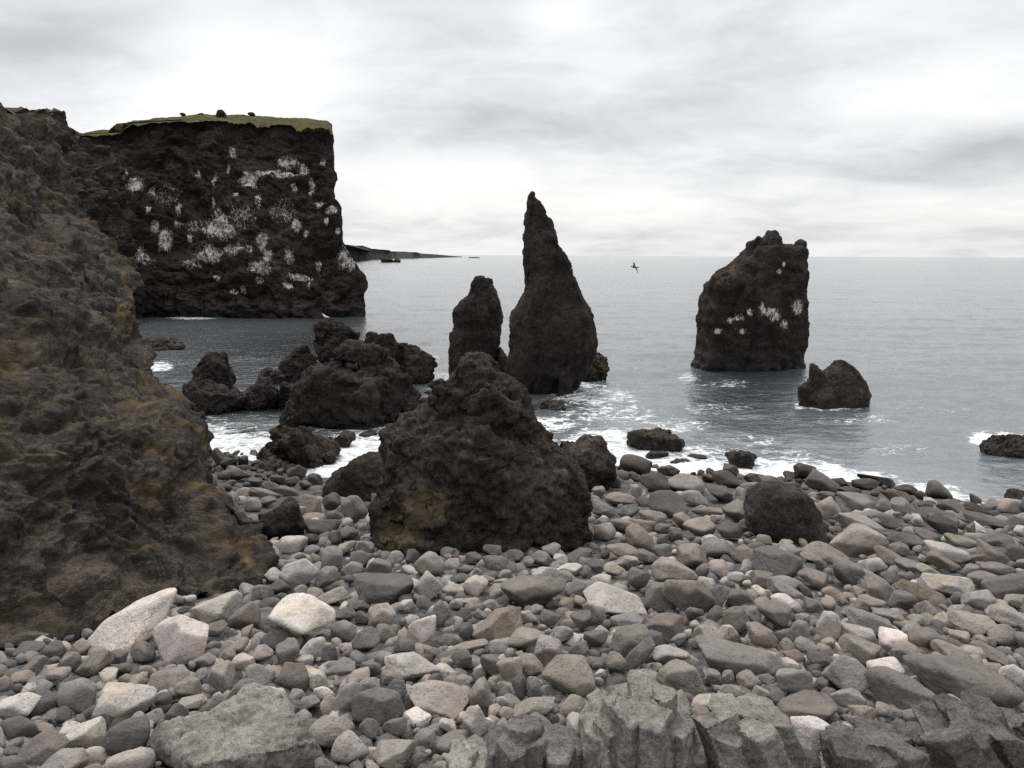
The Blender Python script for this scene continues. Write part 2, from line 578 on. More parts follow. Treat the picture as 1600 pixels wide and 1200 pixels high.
def build_beach():
    xs = np.linspace(-60, 60, 401); ys = np.linspace(-30, 75, 351)
    X, Y = np.meshgrid(xs, ys)
    Z = beach_z(X, Y)
    V = np.stack([X, Y, Z], -1).reshape(-1, 3)
    V[:, 2] += 0.05 * fbm(V * 2.1, 3) - 0.03
    m, n = new_mat('beach shingle ground')
    P = n.pos()
    v = n.voronoi(P, 9.0); c = n.noise(P, 6, 6, 0.7)
    col = n.ramp(n.math('ADD', n.math('MULTIPLY', v, 0.5), n.math('MULTIPLY', c, 0.5)), [(0.25, (0.022, 0.02, 0.018)), (0.5, (0.07, 0.064, 0.058)), (0.75, (0.13, 0.12, 0.11))])
    b = n.node('ShaderNodeBump', {'Strength': 0.8, 'Distance': 0.06, 'Height': n.math('ADD', v, c)})
    bs = n.node('ShaderNodeBsdfPrincipled', {'Base Color': col, 'Roughness': 0.9, 'Normal': b.outputs[0]})
    finish(m, n, bs.outputs[0])
    o = link('beach', new_mesh('beach', V, grid_faces(len(ys), len(xs)), m), origin=(0, 0, 0))
    tag(o, kind='structure')
build_beach()

# ------------------------------------------------------------------ sea
FOAM = [  # px, py, rx, ry, amount : surf that the photograph shows
    (385, 705, 75, 34, 0.78), (400, 690, 60, 18, 0.55), (560, 700, 60, 32, 0.8), (505, 730, 40, 26, 0.85), (600, 705, 40, 22, 0.8),
    (300, 496, 42, 5, 0.95), (490, 491, 22, 3, 0.5), (248, 535, 25, 8, 0.35), (252, 573, 22, 9, 0.75),
    (930, 620, 80, 20, 0.56), (960, 650, 95, 18, 0.46), (905, 600, 45, 10, 0.6), (945, 690, 75, 22, 0.8), (1000, 705, 60, 22, 0.95), (1085, 735, 75, 18, 0.95), (1160, 735, 70, 20, 0.75),
    (1060, 665, 60, 14, 0.45), (1090, 705, 60, 10, 0.6), (1215, 735, 60, 18, 0.65), (1240, 715, 50, 10, 0.45), (1340, 745, 60, 16, 0.72), (1420, 768, 55, 14, 0.9), (1470, 780, 60, 16, 0.72), (1480, 765, 40, 8, 0.62),
    (1535, 683, 24, 10, 0.95), (1575, 680, 30, 8, 0.8), (1590, 700, 30, 14, 0.45), (1550, 800, 60, 14, 0.85), (1590, 812, 40, 14, 0.9),
    (1300, 636, 60, 6, 0.72), (1250, 634, 12, 6, 0.6), (1340, 655, 70, 8, 0.35), (1130, 600, 50, 8, 0.35), (1075, 590, 20, 10, 0.4), (660, 640, 30, 10, 0.5), (690, 590, 20, 12, 0.45), (676, 560, 14, 8, 0.4),
    (330, 650, 26, 6, 0.4), (470, 672, 60, 7, 0.45), (600, 672, 50, 6, 0.5), (578, 487, 14, 4, 0.4), (540, 480, 30, 5, 0.3), (780, 620, 40, 10, 0.6),
    (1180, 690, 60, 10, 0.30), (1400, 700, 80, 10, 0.24), (1450, 640, 90, 8, 0.18), (1120, 640, 60, 10, 0.3), (860, 665, 50, 12, 0.7),
]

def build_sea():
    hy = 398.5
    # rows follow the depth, columns fan out from the camera: close together near the shore, wide at the horizon
    rows = np.concatenate([np.linspace(0, 1, 150) ** 2.2 * 55 + 0.45, np.linspace(55.45, 470, 420)[1:]])
    th = PITCH - np.arctan((600 - (hy + rows)) / FOC)
    dist = CAM_H / np.tan(th)
    az = np.linspace(-46, 46, 620) * np.pi / 180
    X = dist[:, None] * np.tan(az)[None]; Y = np.repeat(dist[:, None], len(az), 1)
    P = np.stack([X, Y, 0 * X], -1).reshape(-1, 3)
    d = P[:, 1]
    def chop(sc, ax, ay, sd, o=3): return fbm(np.stack([P[:, 0] / (sc * ax), P[:, 1] / (sc * ay), np.full(len(P), sd)], -1), o)
    fade = lambda a, b: 1 - sstep(a, b, d)
    z = 0.20 * chop(9.0, 1.5, 0.8, 1.2, 2) * fade(300, 900) + 0.13 * chop(2.6, 1.3, 0.7, 8.7) * fade(90, 240) + 0.05 * chop(0.9, 1.2, 0.8, 4.1, 2) * fade(40, 110)
    calm = np.exp(-((P[:, 0] + 17) / 13) ** 2 - ((d - 60) / 30) ** 2)       # the sheltered cove
    z *= 1 - 0.35 * calm
    foam = patch_field(P, FOAM, 1.3)
    bz = beach_z(P[:, 0], P[:, 1])
    wash = np.where(d < 60, sstep(-1.1, -0.05, bz), 0) * 0.88
    foam = np.maximum(foam, wash)
    aerated_sheen = np.maximum(patch_field(P, FOAM, 3.2) * 0.7, sstep(-20, -2, P[:, 1] * -1 + shore_y(P[:, 0])) * (P[:, 0] > -6) * 0.8) * sstep(-14, -8, P[:, 0]) * (1 - 0.8 * np.exp(-((pix(P)[0] - 1165) / 95) ** 2 - ((pix(P)[1] - 610) / 60) ** 2))  # milky shore water, with the broad stack's dark reflection painted into it
    aerated_sheen = np.maximum(aerated_sheen, 0.5 * (1 - np.exp(-((P[:, 0] + 17) / 11) ** 2 - ((d - 65) / 32) ** 2)) * (1 - 0.8 * np.exp(-((pix(P)[0] - 1165) / 95) ** 2 - ((pix(P)[1] - 610) / 60) ** 2)))  # open sea paled for sky sheen; cove and stack reflections kept dark in colour
    z += 0.09 * foam * chop(0.7, 1, 1, 2.2)
    V = P.copy(); V[:, 2] = z
    m, n = new_mat('sea water')
    G = n.pos()
    w1 = n.noise(n.vmath('MULTIPLY', G, (0.45, 1.0, 1)), 0.85, 4, 0.6, 0.4)
    w2 = n.noise(n.vmath('MULTIPLY', G, (0.75, 1.1, 1)), 2.1, 4, 0.62, 0.4)
    w3 = n.noise(n.vmath('MULTIPLY', G, (0.8, 1.1, 1)), 6.5, 3, 0.6)
    gust = n.mapr(n.noise(n.vmath('MULTIPLY', G, (0.25, 1, 1)), 0.03, 4, 0.6), 0.3, 0.7, 0.75, 1.2)
    h = n.math('ADD', n.math('MULTIPLY', w1, 0.40), n.math('ADD', n.math('MULTIPLY', w2, 0.40), n.math('MULTIPLY', w3, 0.05)))
    h = n.math('MULTIPLY', h, gust)
    b = n.node('ShaderNodeBump', {'Strength': 1.0, 'Distance': SEA_BUMP, 'Height': h})
    sheen_col = n.mix(n.attr('aerated_sheen'), (0.020, 0.026, 0.029), (0.20, 0.213, 0.22))  # water colour: bubbles near shore plus painted sky sheen farther out
    water = n.node('ShaderNodeBsdfPrincipled', {'Base Color': sheen_col, 'Roughness': 0.12, 'IOR': 2.1, 'Specular IOR Level': 0.5, 'Normal': b.outputs[0]})
    fa = n.attr('foam')
    wp = n.vmath('ADD', G, n.scale(n.noise(G, 0.9, 3, 0.6, out=1), 1.1))
    f1 = n.noise(n.vmath('MULTIPLY', wp, (0.7, 1.0, 1)), 1.5, 7, 0.66, 0.6)
    lace = n.voronoi(n.vmath('MULTIPLY', wp, (0.8, 1.2, 1)), 1.9, 'DISTANCE_TO_EDGE')
    lacef = n.mapr(lace, 0.0, 0.16, 0.22, -0.05)
    fv = n.math('ADD', n.math('MULTIPLY', fa, 0.75), n.math('ADD', n.math('MULTIPLY', n.math('SUBTRACT', f1, 0.5), 1.5), lacef))
    ff = n.mapr(fv, 0.31, 0.70, 0, 0.94)
    ff = n.math('MULTIPLY', ff, n.mapr(fa, 0.01, 0.15, 0, 1))
    fb = n.node('ShaderNodeBump', {'Strength': 0.7, 'Distance': 0.15, 'Height': f1})
    foams = n.node('ShaderNodeBsdfPrincipled', {'Base Color': (0.80, 0.82, 0.82, 1), 'Roughness': 0.8, 'Normal': fb.outputs[0]})
    ms = n.node('ShaderNodeMixShader', {0: ff, 1: water.outputs[0], 2: foams.outputs[0]})
    finish(m, n, ms.outputs[0])
    o = link('sea', new_mesh('sea', V, grid_faces(len(rows), len(az)), m, {'foam': foam, 'aerated_sheen': aerated_sheen}), origin=(0, 0, 0))
    tag(o, kind='structure')
SEA_BUMP = 0.26
build_sea()

# ------------------------------------------------------------------ terrain seen from the beach: control points -> a relief with real depth
def tps(ctrl):
    """thin plate spline of log depth over the picture directions"""
    c = np.array(ctrl, float); p = c[:, :2] / 400.0; v = np.log(c[:, 2])
    def U(a, b):
        r2 = ((a[:, None] - b[None]) ** 2).sum(-1)
        return r2 * np.log(r2 + 1e-9)
    k = len(p); A = np.zeros((k + 3, k + 3))
    A[:k, :k] = U(p, p) + np.eye(k) * 1e-3
    A[:k, k] = 1; A[:k, k + 1:] = p; A[k, :k] = 1; A[k + 1:, :k] = p.T
    w = np.linalg.solve(A, np.concatenate([v, np.zeros(3)]))
    def f(x, y):
        q = np.stack([np.ravel(x), np.ravel(y)], -1) / 400.0
        return np.exp(U(q, p) @ w[:k] + w[k] + q @ w[k + 1:]).reshape(np.shape(x))
    return f

MAT_HILL = rock_mat('brown tuff slope', (0.017, 0.0133, 0.0105), (0.050, 0.039, 0.0302), (0.112, 0.088, 0.067), 1.0, (0.15, 0.102, 0.050), strat=1.9, bump=0.5, wet_top=-1, veins=0.8, pores=0.35, grain=0.7, cracks=0.42)
MAT_CLIFF = rock_mat('dark guano cliff', (0.014, 0.011, 0.010), (0.038, 0.0305, 0.0275), (0.092, 0.077, 0.066), 2.2, (0.16, 0.10, 0.06), strat=1.5, bump=0.55, wet_top=1.6, turf=True)
MAT_GRASS, _n = new_mat('cliff top turf')
_P = _n.pos()
_c = _n.ramp(_n.noise(_P, 0.5, 6, 0.65), [(0.3, (0.085, 0.075, 0.036)), (0.5, (0.135, 0.128, 0.054)), (0.7, (0.19, 0.182, 0.082))])
_c = _n.mix(_n.mapr(_n.noise(_P, 0.8, 6, 0.7, 0.6), 0.5, 0.62, 0, 0.85), _n.mix(1.0, _c, (0.68, 0.68, 0.68), 'MULTIPLY'), (0.040, 0.033, 0.026))
_b = _n.node('ShaderNodeBump', {'Strength': 0.6, 'Distance': 0.3, 'Height': _n.noise(_P, 3, 5, 0.7)})
finish(MAT_GRASS, _n, _n.node('ShaderNodeBsdfPrincipled', {'Base Color': _c, 'Roughness': 0.95, 'Specular IOR Level': 0.03, 'Normal': _b.outputs[0]}).outputs[0])

def build_hillside():
    edge = [(150, -260), (163, 25), (166, 60), (172, 85), (182, 110), (196, 122), (209, 131), (225, 118), (240, 112), (261, 110), (300, 117), (340, 124), (370, 148), (400, 180), (419, 208), (432, 216), (494, 221),
            (560, 227), (575, 240), (592, 262), (620, 285), (655, 310), (690, 330), (740, 345), (762, 368), (785, 388), (810, 414), (835, 416), (860, 420), (900, 425), (914, 400), (922, 380),
            (935, 270), (965, 200), (990, 150), (1003, 60), (1012, 0), (1040, -150), (1090, -330)]
    e = np.array(edge, float)
    base = [(425, 900), (380, 922), (270, 938), (150, 992), (0, 1014)]
    ctrl = []
    for a, b in base:
        p, ok = hit_beach([a], [b]); ctrl.append((a, b, p[0, 1]))
    ctrl += [(416, 812, 10.7), (388, 785, 10.9), (345, 740, 11.5), (330, 690, 12.2), (285, 620, 13.6), (240, 575, 15.2), (226, 545, 17.0), (221, 494, 20.5), (210, 419, 24.5), (180, 400, 25),
             (124, 340, 27), (110, 261, 30), (131, 209, 33), (60, 166, 28), (0, 163, 25.5), (0, 200, 22.5), (0, 300, 17), (0, 400, 13.7), (0, 500, 11.4), (0, 600, 9.7), (0, 700, 8.5), (0, 800, 7.7), (0, 900, 7.1),
             (200, 900, 8.6), (200, 750, 9.6), (200, 620, 11.6), (150, 500, 14.5), (100, 400, 17.5), (60, 300, 21),
             (-300, 1050, 5.2), (-300, 900, 5.7), (-300, 700, 6.9), (-300, 500, 9.2), (-300, 300, 13), (-300, 163, 17)]
    dep = tps(ctrl)
    NR, NCOL = 470, 430
    py = np.linspace(151, 1085, NR)
    rt = np.interp(py, e[:, 0], e[:, 1])
    u = np.linspace(0, 1, NCOL)
    u = 1 - (1 - u) ** 1.25
    left = np.full(NR, -360.0)
    PX = left[:, None] + (rt - left)[:, None] * u[None]
    PX += (6.5 * fbm(np.stack([PX * 0.02, np.repeat(py[:, None], NCOL, 1) * 0.03, 0 * PX], -1).reshape(-1, 3), 4).reshape(PX.shape)) * np.clip(u * 1.5 - 0.3, 0, 1)[None]
    PY = np.repeat(py[:, None], NCOL, 1)
    Dp = dep(PX, PY)
    V = at_y(PX, PY, Dp)
    # turn the surface round the edge and carry it back behind itself, so that the slope has a body
    nb = 26
    tb = (np.arange(1, nb + 1) / nb) ** 1.6
    dirv = V[:, -1] - EYE; dirv /= np.linalg.norm(dirv, axis=1)[:, None]
    hz = np.stack([dirv[:, 0], dirv[:, 1], 0 * dirv[:, 0]], -1)
    foot = sstep(560, 600, py)[:, None]
    back = hz * (9.0 - 4.5 * foot) + np.array([-3.0, 0, 0]) * (1 - foot) + np.array([-1.6, 0, -5.0]) * foot
    bulge = np.sqrt(tb)
    W = V[:, -1][:, None] + back[:, None] * tb[None, :, None] + (hz * 1.0)[:, None] * (bulge * (1 - tb))[None, :, None]
    V = np.concatenate([V, W], 1)
    NC2 = NCOL + nb
    # crest: carry the top row away from the viewer
    tr = V[0]; dv = tr - EYE; dv[:, 2] = 0; dv /= np.linalg.norm(dv, axis=1)[:, None]
    ext = [tr + dv * s + np.array([0, 0, -0.10 * s]) for s in (14, 8, 4, 1.8, 0.7)]
    V = np.concatenate([np.array(ext), V], 0)
    NR2 = NR + 5
    co = V.reshape(-1, 3)
    me = new_mesh('hillside', co, grid_faces(NR2, NC2), MAT_HILL)
    nn = mesh_normals(me)
    view = co - EYE
    if (np.sum(nn * view, 1) > 0).mean() > 0.5:
        me.flip_normals(); me.update(); nn = mesh_normals(me)
    d = np.linalg.norm(view, axis=1)
    q = co * np.array([1, 1, 1.7])
    wq = q + 0.5 * np.stack([fbm(co * 0.7 + 5, 3), fbm(co * 0.7 + 50, 3), fbm(co * 0.7 + 90, 3)], -1)
    far = sstep(9, 26, d)
    disp = 0.42 * fbm(co * 0.33, 3) * (0.6 + far) + 0.12 * billow(wq * 0.7, 3, 0.45) + 0.07 * billow(wq * 2.0 + 9, 3, 0.5) + 0.04 * ridged(wq * 4.5, 3) + 0.012 * ridged(wq * 10, 3)
    f1, f2 = cells(wq * 1.3 + 3)
    disp += 0.13 * np.clip((f2 - f1) * 2.2, 0, 0.9) - 0.07
    disp += 0.30 * ledge(wq * 0.6 + 21, 2, 5) + 0.12 * ledge(wq * 1.8 + 60, 2, 5)
    # long ledges that run across the face
    led = np.sin(co[:, 2] * 5.2 + 3.2 * fbm(co * 0.5 + 11, 3) + co[:, 0] * 0.35)
    disp += 0.08 * led * (0.3 + fbm(co * 0.6 + 70, 2) + 0.5)
    y = pix(co)[1]
    disp *= 1 - 0.5 * sstep(930, 1000, y)
    set_co(me, co + nn * disp[:, None])
    och = patch_field(co, [(330, 700, 90, 70, .8), (390, 800, 40, 60, .7), (370, 770, 50, 40, .75), (300, 640, 60, 30, .6), (250, 590, 60, 40, .5), (150, 470, 60, 50, .45), (205, 450, 25, 60, .6), (60, 320, 70, 50, .5), (20, 290, 60, 40, .5),
                           (230, 860, 40, 30, .5), (410, 860, 30, 50, .8), (240, 720, 70, 50, .6), (180, 600, 100, 60, .4), (40, 560, 60, 30, .35), (150, 975, 60, 20, .4), (330, 900, 80, 20, .3)], 1.3)
    add_rock_attrs(me, None, och * 0.62)
    o = link('hillside', me)
    tag(o, 'brown rough tuff hillside with ochre veins rising from the stony beach', kind='structure')
build_hillside()

GUANO = [(217, 287, 14, 10), (197, 269, 4, 8), (244, 297, 4, 8), (277, 321, 5, 9), (232, 327, 4, 5), (309, 272, 4, 5), (334, 280, 4, 12), (364, 239, 6, 7), (356, 263, 3, 8), (448, 252, 15, 9), (431, 271, 34, 6), (390, 284, 13, 12),
         (472, 261, 8, 7), (486, 291, 5, 11), (332, 316, 3, 9), (341, 336, 9, 9), (337, 351, 24, 17), (354, 362, 15, 13), (326, 396, 22, 11), (367, 392, 15, 7), (259, 366, 9, 13), (244, 351, 6, 7), (228, 396, 16, 13), (294, 368, 4, 5),
         (277, 347, 6, 6), (412, 381, 9, 13), (418, 400, 7, 11), (405, 419, 15, 9), (416, 424, 13, 6), (405, 437, 6, 6), (452, 400, 7, 9), (467, 430, 21, 5), (482, 438, 3, 9), (499, 407, 5, 9), (463, 351, 7, 9), (478, 362, 5, 5),
         (499, 317, 7, 6), (519, 329, 9, 6), (510, 344, 4, 5), (529, 359, 4, 5), (364, 454, 6, 4), (379, 452, 4, 5), (450, 445, 7, 5), (337, 432, 5, 5), (504, 250, 5, 6), (540, 400, 9, 15), (551, 411, 6, 9), (459, 291, 4, 5),
         (405, 317, 4, 11), (371, 306, 3, 4), (391, 391, 4, 7), (300, 350, 10, 8, .6), (380, 340, 20, 20, .5), (260, 300, 20, 15, .5), (440, 330, 20, 20, .4), (300, 410, 15, 8, .6)]

def build_headland():
    cols_top = [(-60, 212), (130, 210), (160, 208), (188, 207), (193, 201), (205, 193), (240, 190), (300, 187), (345, 187), (400, 190), (450, 194), (495, 197), (514, 199), (519.5, 206), (522, 235), (523.5, 268), (522.5, 290),
                (526, 312), (533, 322), (536, 345), (538, 375), (545, 392), (553, 406), (562, 420), (571, 431), (576, 441)]
    c = np.array(cols_top, float)
    # one outline from the plateau round the seaward edge; the rows run from it down to the water
    right = np.array([(176, 505), (190, 516), (199, 519), (206, 521), (235, 522), (268, 523.5), (280, 524.5), (290, 522), (312, 524), (322, 532), (345, 535.5), (375, 537.5), (392, 545), (406, 553), (420, 563), (431, 571), (441, 575.5), (452, 574), (458, 570.5), (470, 571.5), (486, 571), (500, 571)], float)
    NR, NCOL = 300, 420
    v = np.linspace(0, 1, NR)
    u = np.linspace(0, 1, NCOL)
    PXb = -60 + (571 + 60) * (1 - (1 - u) ** 1.35)
    top = np.interp(np.minimum(PXb, 519), c[:14, 0], c[:14, 1])
    PY = top[None] + (506 - top)[None] * v[:, None]
    rlim = np.interp(PY, right[:, 0], right[:, 1])
    PX = -60 + (rlim + 60) * (1 - (1 - u) ** 1.35)[None]
    PX = PX + 1.6 * fbm(np.stack([PX * .05, PY * .09, 0 * PX], -1).reshape(-1, 3), 4).reshape(PX.shape) * np.clip(u * 2 - 1, 0, 1)[None] * 1.5
    g0 = at_z(300, 497, 0.0)[1]
    ctrl = [(230, 497, g0), (300, 498, g0), (400, 496, g0), (500, 492, g0 + 1), (571, 487, g0 + 4), (230, 350, g0 + 3), (400, 350, g0 + 4), (536, 350, g0 + 6), (400, 430, g0 + 1.5), (300, 430, g0 + 1),
            (520, 200, g0 + 11), (400, 190, g0 + 11), (300, 188, g0 + 10), (205, 194, g0 + 8), (160, 208, g0 + 4), (110, 300, g0 - 16), (150, 400, g0 - 12), (180, 480, g0 - 8), (200, 400, g0 - 4), (60, 300, g0 - 24), (-60, 300, g0 - 30), (-60, 212, g0 - 22), (-60, 500, g0 - 34)]
    dep = tps(ctrl)
    V = at_y(PX, PY, dep(PX, PY))
    nb = 24
    tb = (np.arange(1, nb + 1) / nb) ** 1.7
    W = V[:, -1][:, None] + np.array([-15.0, 40, -1.5])[None, None] * tb[None, :, None] + np.array([-0.3, 1.0, 0])[None, None] * np.sqrt(tb)[None, :, None]
    V = np.concatenate([V, W], 1)
    NC2 = NCOL + nb
    co = V.reshape(-1, 3)
    me = new_mesh('cliff', co, grid_faces(NR, NC2), MAT_CLIFF)
    nn = mesh_normals(me); view = co - EYE
    if (np.sum(nn * view, 1) > 0).mean() > 0.5:
        me.flip_normals(); me.update(); nn = mesh_normals(me)
    py = PY[:, :1]
    vv = np.repeat(v[:, None], NC2, 1).ravel()
    w = co * np.array([1, 1, 1.35]) + 2.0 * np.stack([fbm(co * 0.12 + 5, 3), fbm(co * 0.12 + 50, 3), fbm(co * 0.12 + 90, 3)], -1)
    body = sstep(0.0, 0.04, vv)
    disp = 1.5 * fbm(co * 0.09, 3) + 0.9 * billow(w * 0.19, 4, 0.55) + 0.4 * billow(w * 0.6 + 9, 4, 0.6) + 0.16 * fbm(co * 2.2, 3)
    disp += 1.3 * ledge(w * 0.16, 3, 5) + 0.7 * ledge(w * 0.5 + 40, 3, 5)
    f1, f2 = cells(w * 0.33 + 3)
    disp += 0.7 * np.clip((f2 - f1) * 1.8, 0, 0.8) - 0.3
    # upright clefts in the foot of the wall
    foot = sstep(0.72, 0.9, vv)
    disp -= 1.0 * foot * np.clip(1 - np.abs(fbm(np.stack([co[:, 0] * 0.22, co[:, 1] * 0.2, co[:, 2] * 0.04], -1) + 40, 2)) * 7, 0, 1)
    edge = sstep(0.90, 1.0, np.concatenate([u, np.full(nb, 1.0)]))[None].repeat(NR, 0).ravel()
    disp *= body * (1 - 0.72 * edge)
    # a wave-cut step just over the water
    disp += 0.9 * sstep(2.2, 0.9, co[:, 2]) * (0.6 + fbm(co * 0.2, 2))
    set_co(me, co + nn * disp[:, None])
    add_rock_attrs(me, patch_field(co, GUANO, 1.55), patch_field(co, [(150, 240, 60, 40, .35), (300, 205, 150, 12, .3), (250, 470, 60, 20, .3), (360, 460, 40, 10, .3)], 1.3))
    xx_, yy_ = pix(co)
    dy = yy_ - np.interp(xx_, c[:14, 0], c[:14, 1])
    reach = 9 + 28 * sstep(320, 430, xx_) + 10 * sstep(200, 130, xx_)
    set_attr(me, 'turf', 0.9 * (1 - sstep(-2, 1, dy / reach)) * (xx_ < 524))
    o = link('cliff', me)
    tag(o, 'tall dark sea cliff with white bird droppings and a turf top', kind='structure')
    # turf on the plateau: from the rim of the rock up to the skyline, then on inland
    sky = np.array([(-60, 211), (125, 209.5), (140, 205.5), (155, 203.5), (172, 204.5), (186, 207), (192, 199), (200, 190.5), (208, 189), (240, 186), (270, 183), (290, 180.5), (315, 177.5), (345, 179), (400, 181), (460, 184), (500, 187.5), (512, 189), (519.5, 195)], float)
    xs = np.linspace(-60, 519.3, 300)
    rim = np.interp(xs, c[:14, 0], c[:14, 1])
    rag = np.clip(22 * fbm(np.stack([xs * 0.035, 0 * xs, 0 * xs + 4], -1), 6, 0.62) + 3, 0, 15) * (0.35 + 0.65 * sstep(300, 430, xs))
    st = np.minimum(np.interp(xs, sky[:, 0], sky[:, 1]), rim - 0.8)
    dr = dep(xs, rim)
    P0 = at_y(xs, rim + 1.5 + rag, dr - 1.0 - 0.11 * rag); P1 = at_y(xs, rim, dr)
    P2 = at_y(xs, st, dr + 16.0)
    P2[:, 2] += 0.45 * fbm(np.stack([xs * 0.022, 0 * xs, 0 * xs + 9], -1), 6, 0.65)
    rows = [P0]
    ts = np.linspace(0, 1, 22)
    for t in ts:
        q = P1 + (P2 - P1) * t
        q[:, 2] += 0.7 * fbm(q * 0.35, 4) * math.sin(math.pi * min(1, t * 1.0)) - 0.05 * (1 - t)
        rows.append(q)
    for s in (6, 20, 50):
        rows.append(P2 + np.stack([s * (P2[:, 0] / P2[:, 1] - 0.06), np.full(len(P2), s), np.full(len(P2), -0.12 * s)], -1))
    G = np.array(rows).reshape(-1, 3)
    mg = new_mesh('turf', G, grid_faces(len(rows), len(xs)), MAT_GRASS)
    g = link('turf', mg, parent=o)
    return dep
dep_cliff = build_headland()

def build_coast():
    """the low lava coast beyond the cliff, over a kilometre off"""
    prof = [(520, 383, 412), (534, 384, 410), (543, 386, 408), (553, 384, 407), (559, 389, 406.5), (575, 389.5, 406), (598, 391, 405), (604, 393.3, 404.5), (620, 393.5, 404), (644, 394.5, 404), (653, 396.5, 403.5), (680, 398.3, 403), (700, 400, 402.4), (712, 401, 402.2), (722, 401.4, 401.9)]
    p = np.array(prof, float)
    xs = np.linspace(520, 722, 160)
    tp = np.interp(xs, p[:, 0], p[:, 1]) + 0.35 * fbm(np.stack([xs * 0.2, xs * 0, xs * 0], -1), 3)
    bs = np.interp(xs, p[:, 0], p[:, 2])
    hor = 398.5 + (xs - 800) * 0.0045
    D = CAM_H / np.tan(np.arctan(np.maximum(bs - hor, 2.6) / FOC))
    B = at_y(xs, bs, D); B[:, 2] = -1
    T = at_y(xs, tp, D * 1.05 + 4); T[:, 2] = np.maximum(T[:, 2], 0.8)
    rows = [B, B * 0.6 + T * 0.4 + np.array([0, -6, 0]) * 0, T, T + np.array([0, 60, 1.0]), T + np.array([-40, 400, -3])]
    V = np.array(rows).reshape(-1, 3)
    V[:, 2] += 0.8 * fbm(V * 0.04, 3) * (V[:, 2] > 0)
    m = rock_mat('far lava coast', (0.018, 0.020, 0.016), (0.030, 0.034, 0.026), (0.05, 0.055, 0.04), 30.0, bump=0.3, wet_top=-5)
    me = new_mesh('coast', V, grid_faces(len(rows), len(xs)), m)
    add_rock_attrs(me)
    o = link('coast', me)
    tag(o, 'low dark lava coast reaching into the sea on the horizon', kind='structure')
build_coast()
# ------------------------------------------------------------------ sea stacks, outcrops and rocks standing in the water
MAT_STACK = rock_mat('dark stack rock', (0.012, 0.0097, 0.009), (0.032, 0.026, 0.0238), (0.072, 0.060, 0.053), 1.0, (0.15, 0.11, 0.07), strat=1.3, bump=0.5, wet_top=1.3)
MAT_LAVA = rock_mat('black lava rock', (0.016, 0.013, 0.0115), (0.046, 0.0375, 0.0325), (0.112, 0.093, 0.080), 0.7, (0.17, 0.122, 0.066), bump=0.55, wet_top=0.75)
MAT_SEAROCK = rock_mat('wet weedy rock', (0.017, 0.0135, 0.011), (0.050, 0.039, 0.029), (0.10, 0.08, 0.057), 0.5, (0.11, 0.075, 0.025), bump=0.6, wet_top=0.9)

MAT_STACKDRY = rock_mat('black block rock', (0.022, 0.0185, 0.0175), (0.060, 0.052, 0.049), (0.12, 0.105, 0.097), 0.6, bump=0.7, wet_top=-1)

def roughen(me, spec, keep_top=None):
    """push the surface in and out: (kind, feature size, amount)"""
    for kind, size, amt in spec:
        co = mesh_co(me); nn = mesh_normals(me)
        q = co / size
        wq = q + 0.35 * np.stack([fbm(q * 0.8 + 5, 2), fbm(q * 0.8 + 50, 2), fbm(q * 0.8 + 90, 2)], -1)
        if kind == 'fbm': d = fbm(q, 4)
        elif kind == 'lump': d = billow(wq, 4, 0.55)
        elif kind == 'crag': d = ridged(wq, 4, 0.55)
        elif kind == 'cell':
            f1, f2 = cells(wq); d = np.clip((f2 - f1) * 2, 0, 0.9) - 0.4
        elif kind == 'ledge': d = ledge(wq, 3, 5.0)
        elif kind == 'vcrack': d = -np.clip(1 - np.abs(fbm(np.stack([co[:, 0] / size, co[:, 1] / size, co[:, 2] / size * 0.16], -1) + 33, 2)) * 8, 0, 1)
        elif kind == 'layer': d = np.sin(co[:, 2] / size * 6.28 + 3 * fbm(co / (size * 6), 3)) * 0.5
        set_co(me, co + nn * ((d - d.mean()) * amt)[:, None])

def front(px, py, hy):
    """depth of the middle of a rock whose near foot stands in the water at this pixel"""
    return float(at_z(px, py, 0.0)[1]) + hy

def rock(name, pieces, voxel, rough, mat, label, cat, group=None, guano=None, ochre=None, trim=None):
    me = remesh(pieces, voxel, name)
    roughen(me, rough)
    me.materials.append(mat)
    co = mesh_co(me)
    add_rock_attrs(me, patch_field(co, guano, 1.3) if guano else None, patch_field(co, ochre, 1.2) if ochre else None)
    o = link(name, me)
    return tag(o, label, cat, group)

# --- the tall spire
D = front(845, 616, 2.0); TALL_D = D
tall = [(300, 829, 832), (305, 827, 836), (313, 825.5, 845), (320, 825, 848), (327, 826, 853), (340, 823, 859), (349, 822, 861), (365, 820, 866), (380, 818.5, 870), (393, 818, 880), (399, 818, 887), (412, 818, 891), (427, 818.5, 894),
        (449, 819, 903), (460, 817, 908), (472, 812, 914), (482, 808, 921), (490, 801, 926), (500, 797.5, 928), (530, 797, 931), (545, 795, 930), (560, 793.5, 927), (580, 792, 922), (598, 800, 905), (616, 812, 897)]
pcs = [loft(tall, D, 0.72, below=2.5, n=90, seg=80, power=2.4, wob=0.10, seed=3, yflat=0.12),
       blob(916, 520, 30, 90, D + 0.4, 1.0, 8, 'a', 5), blob(845, 560, 90, 130, D - 0.5, 0.5, 0, 's', 8), blob(885, 590, 26, 90, D - 1.1, 0.8, -6, 'a', 11),
       blob(852, 350, 20, 40, D, 0.7, 12, 'a', 12), blob(812, 505, 30, 50, D, 0.9, 0, 'a', 15), blob(877, 412, 34, 50, D, .8, 14, 'a', 16)]
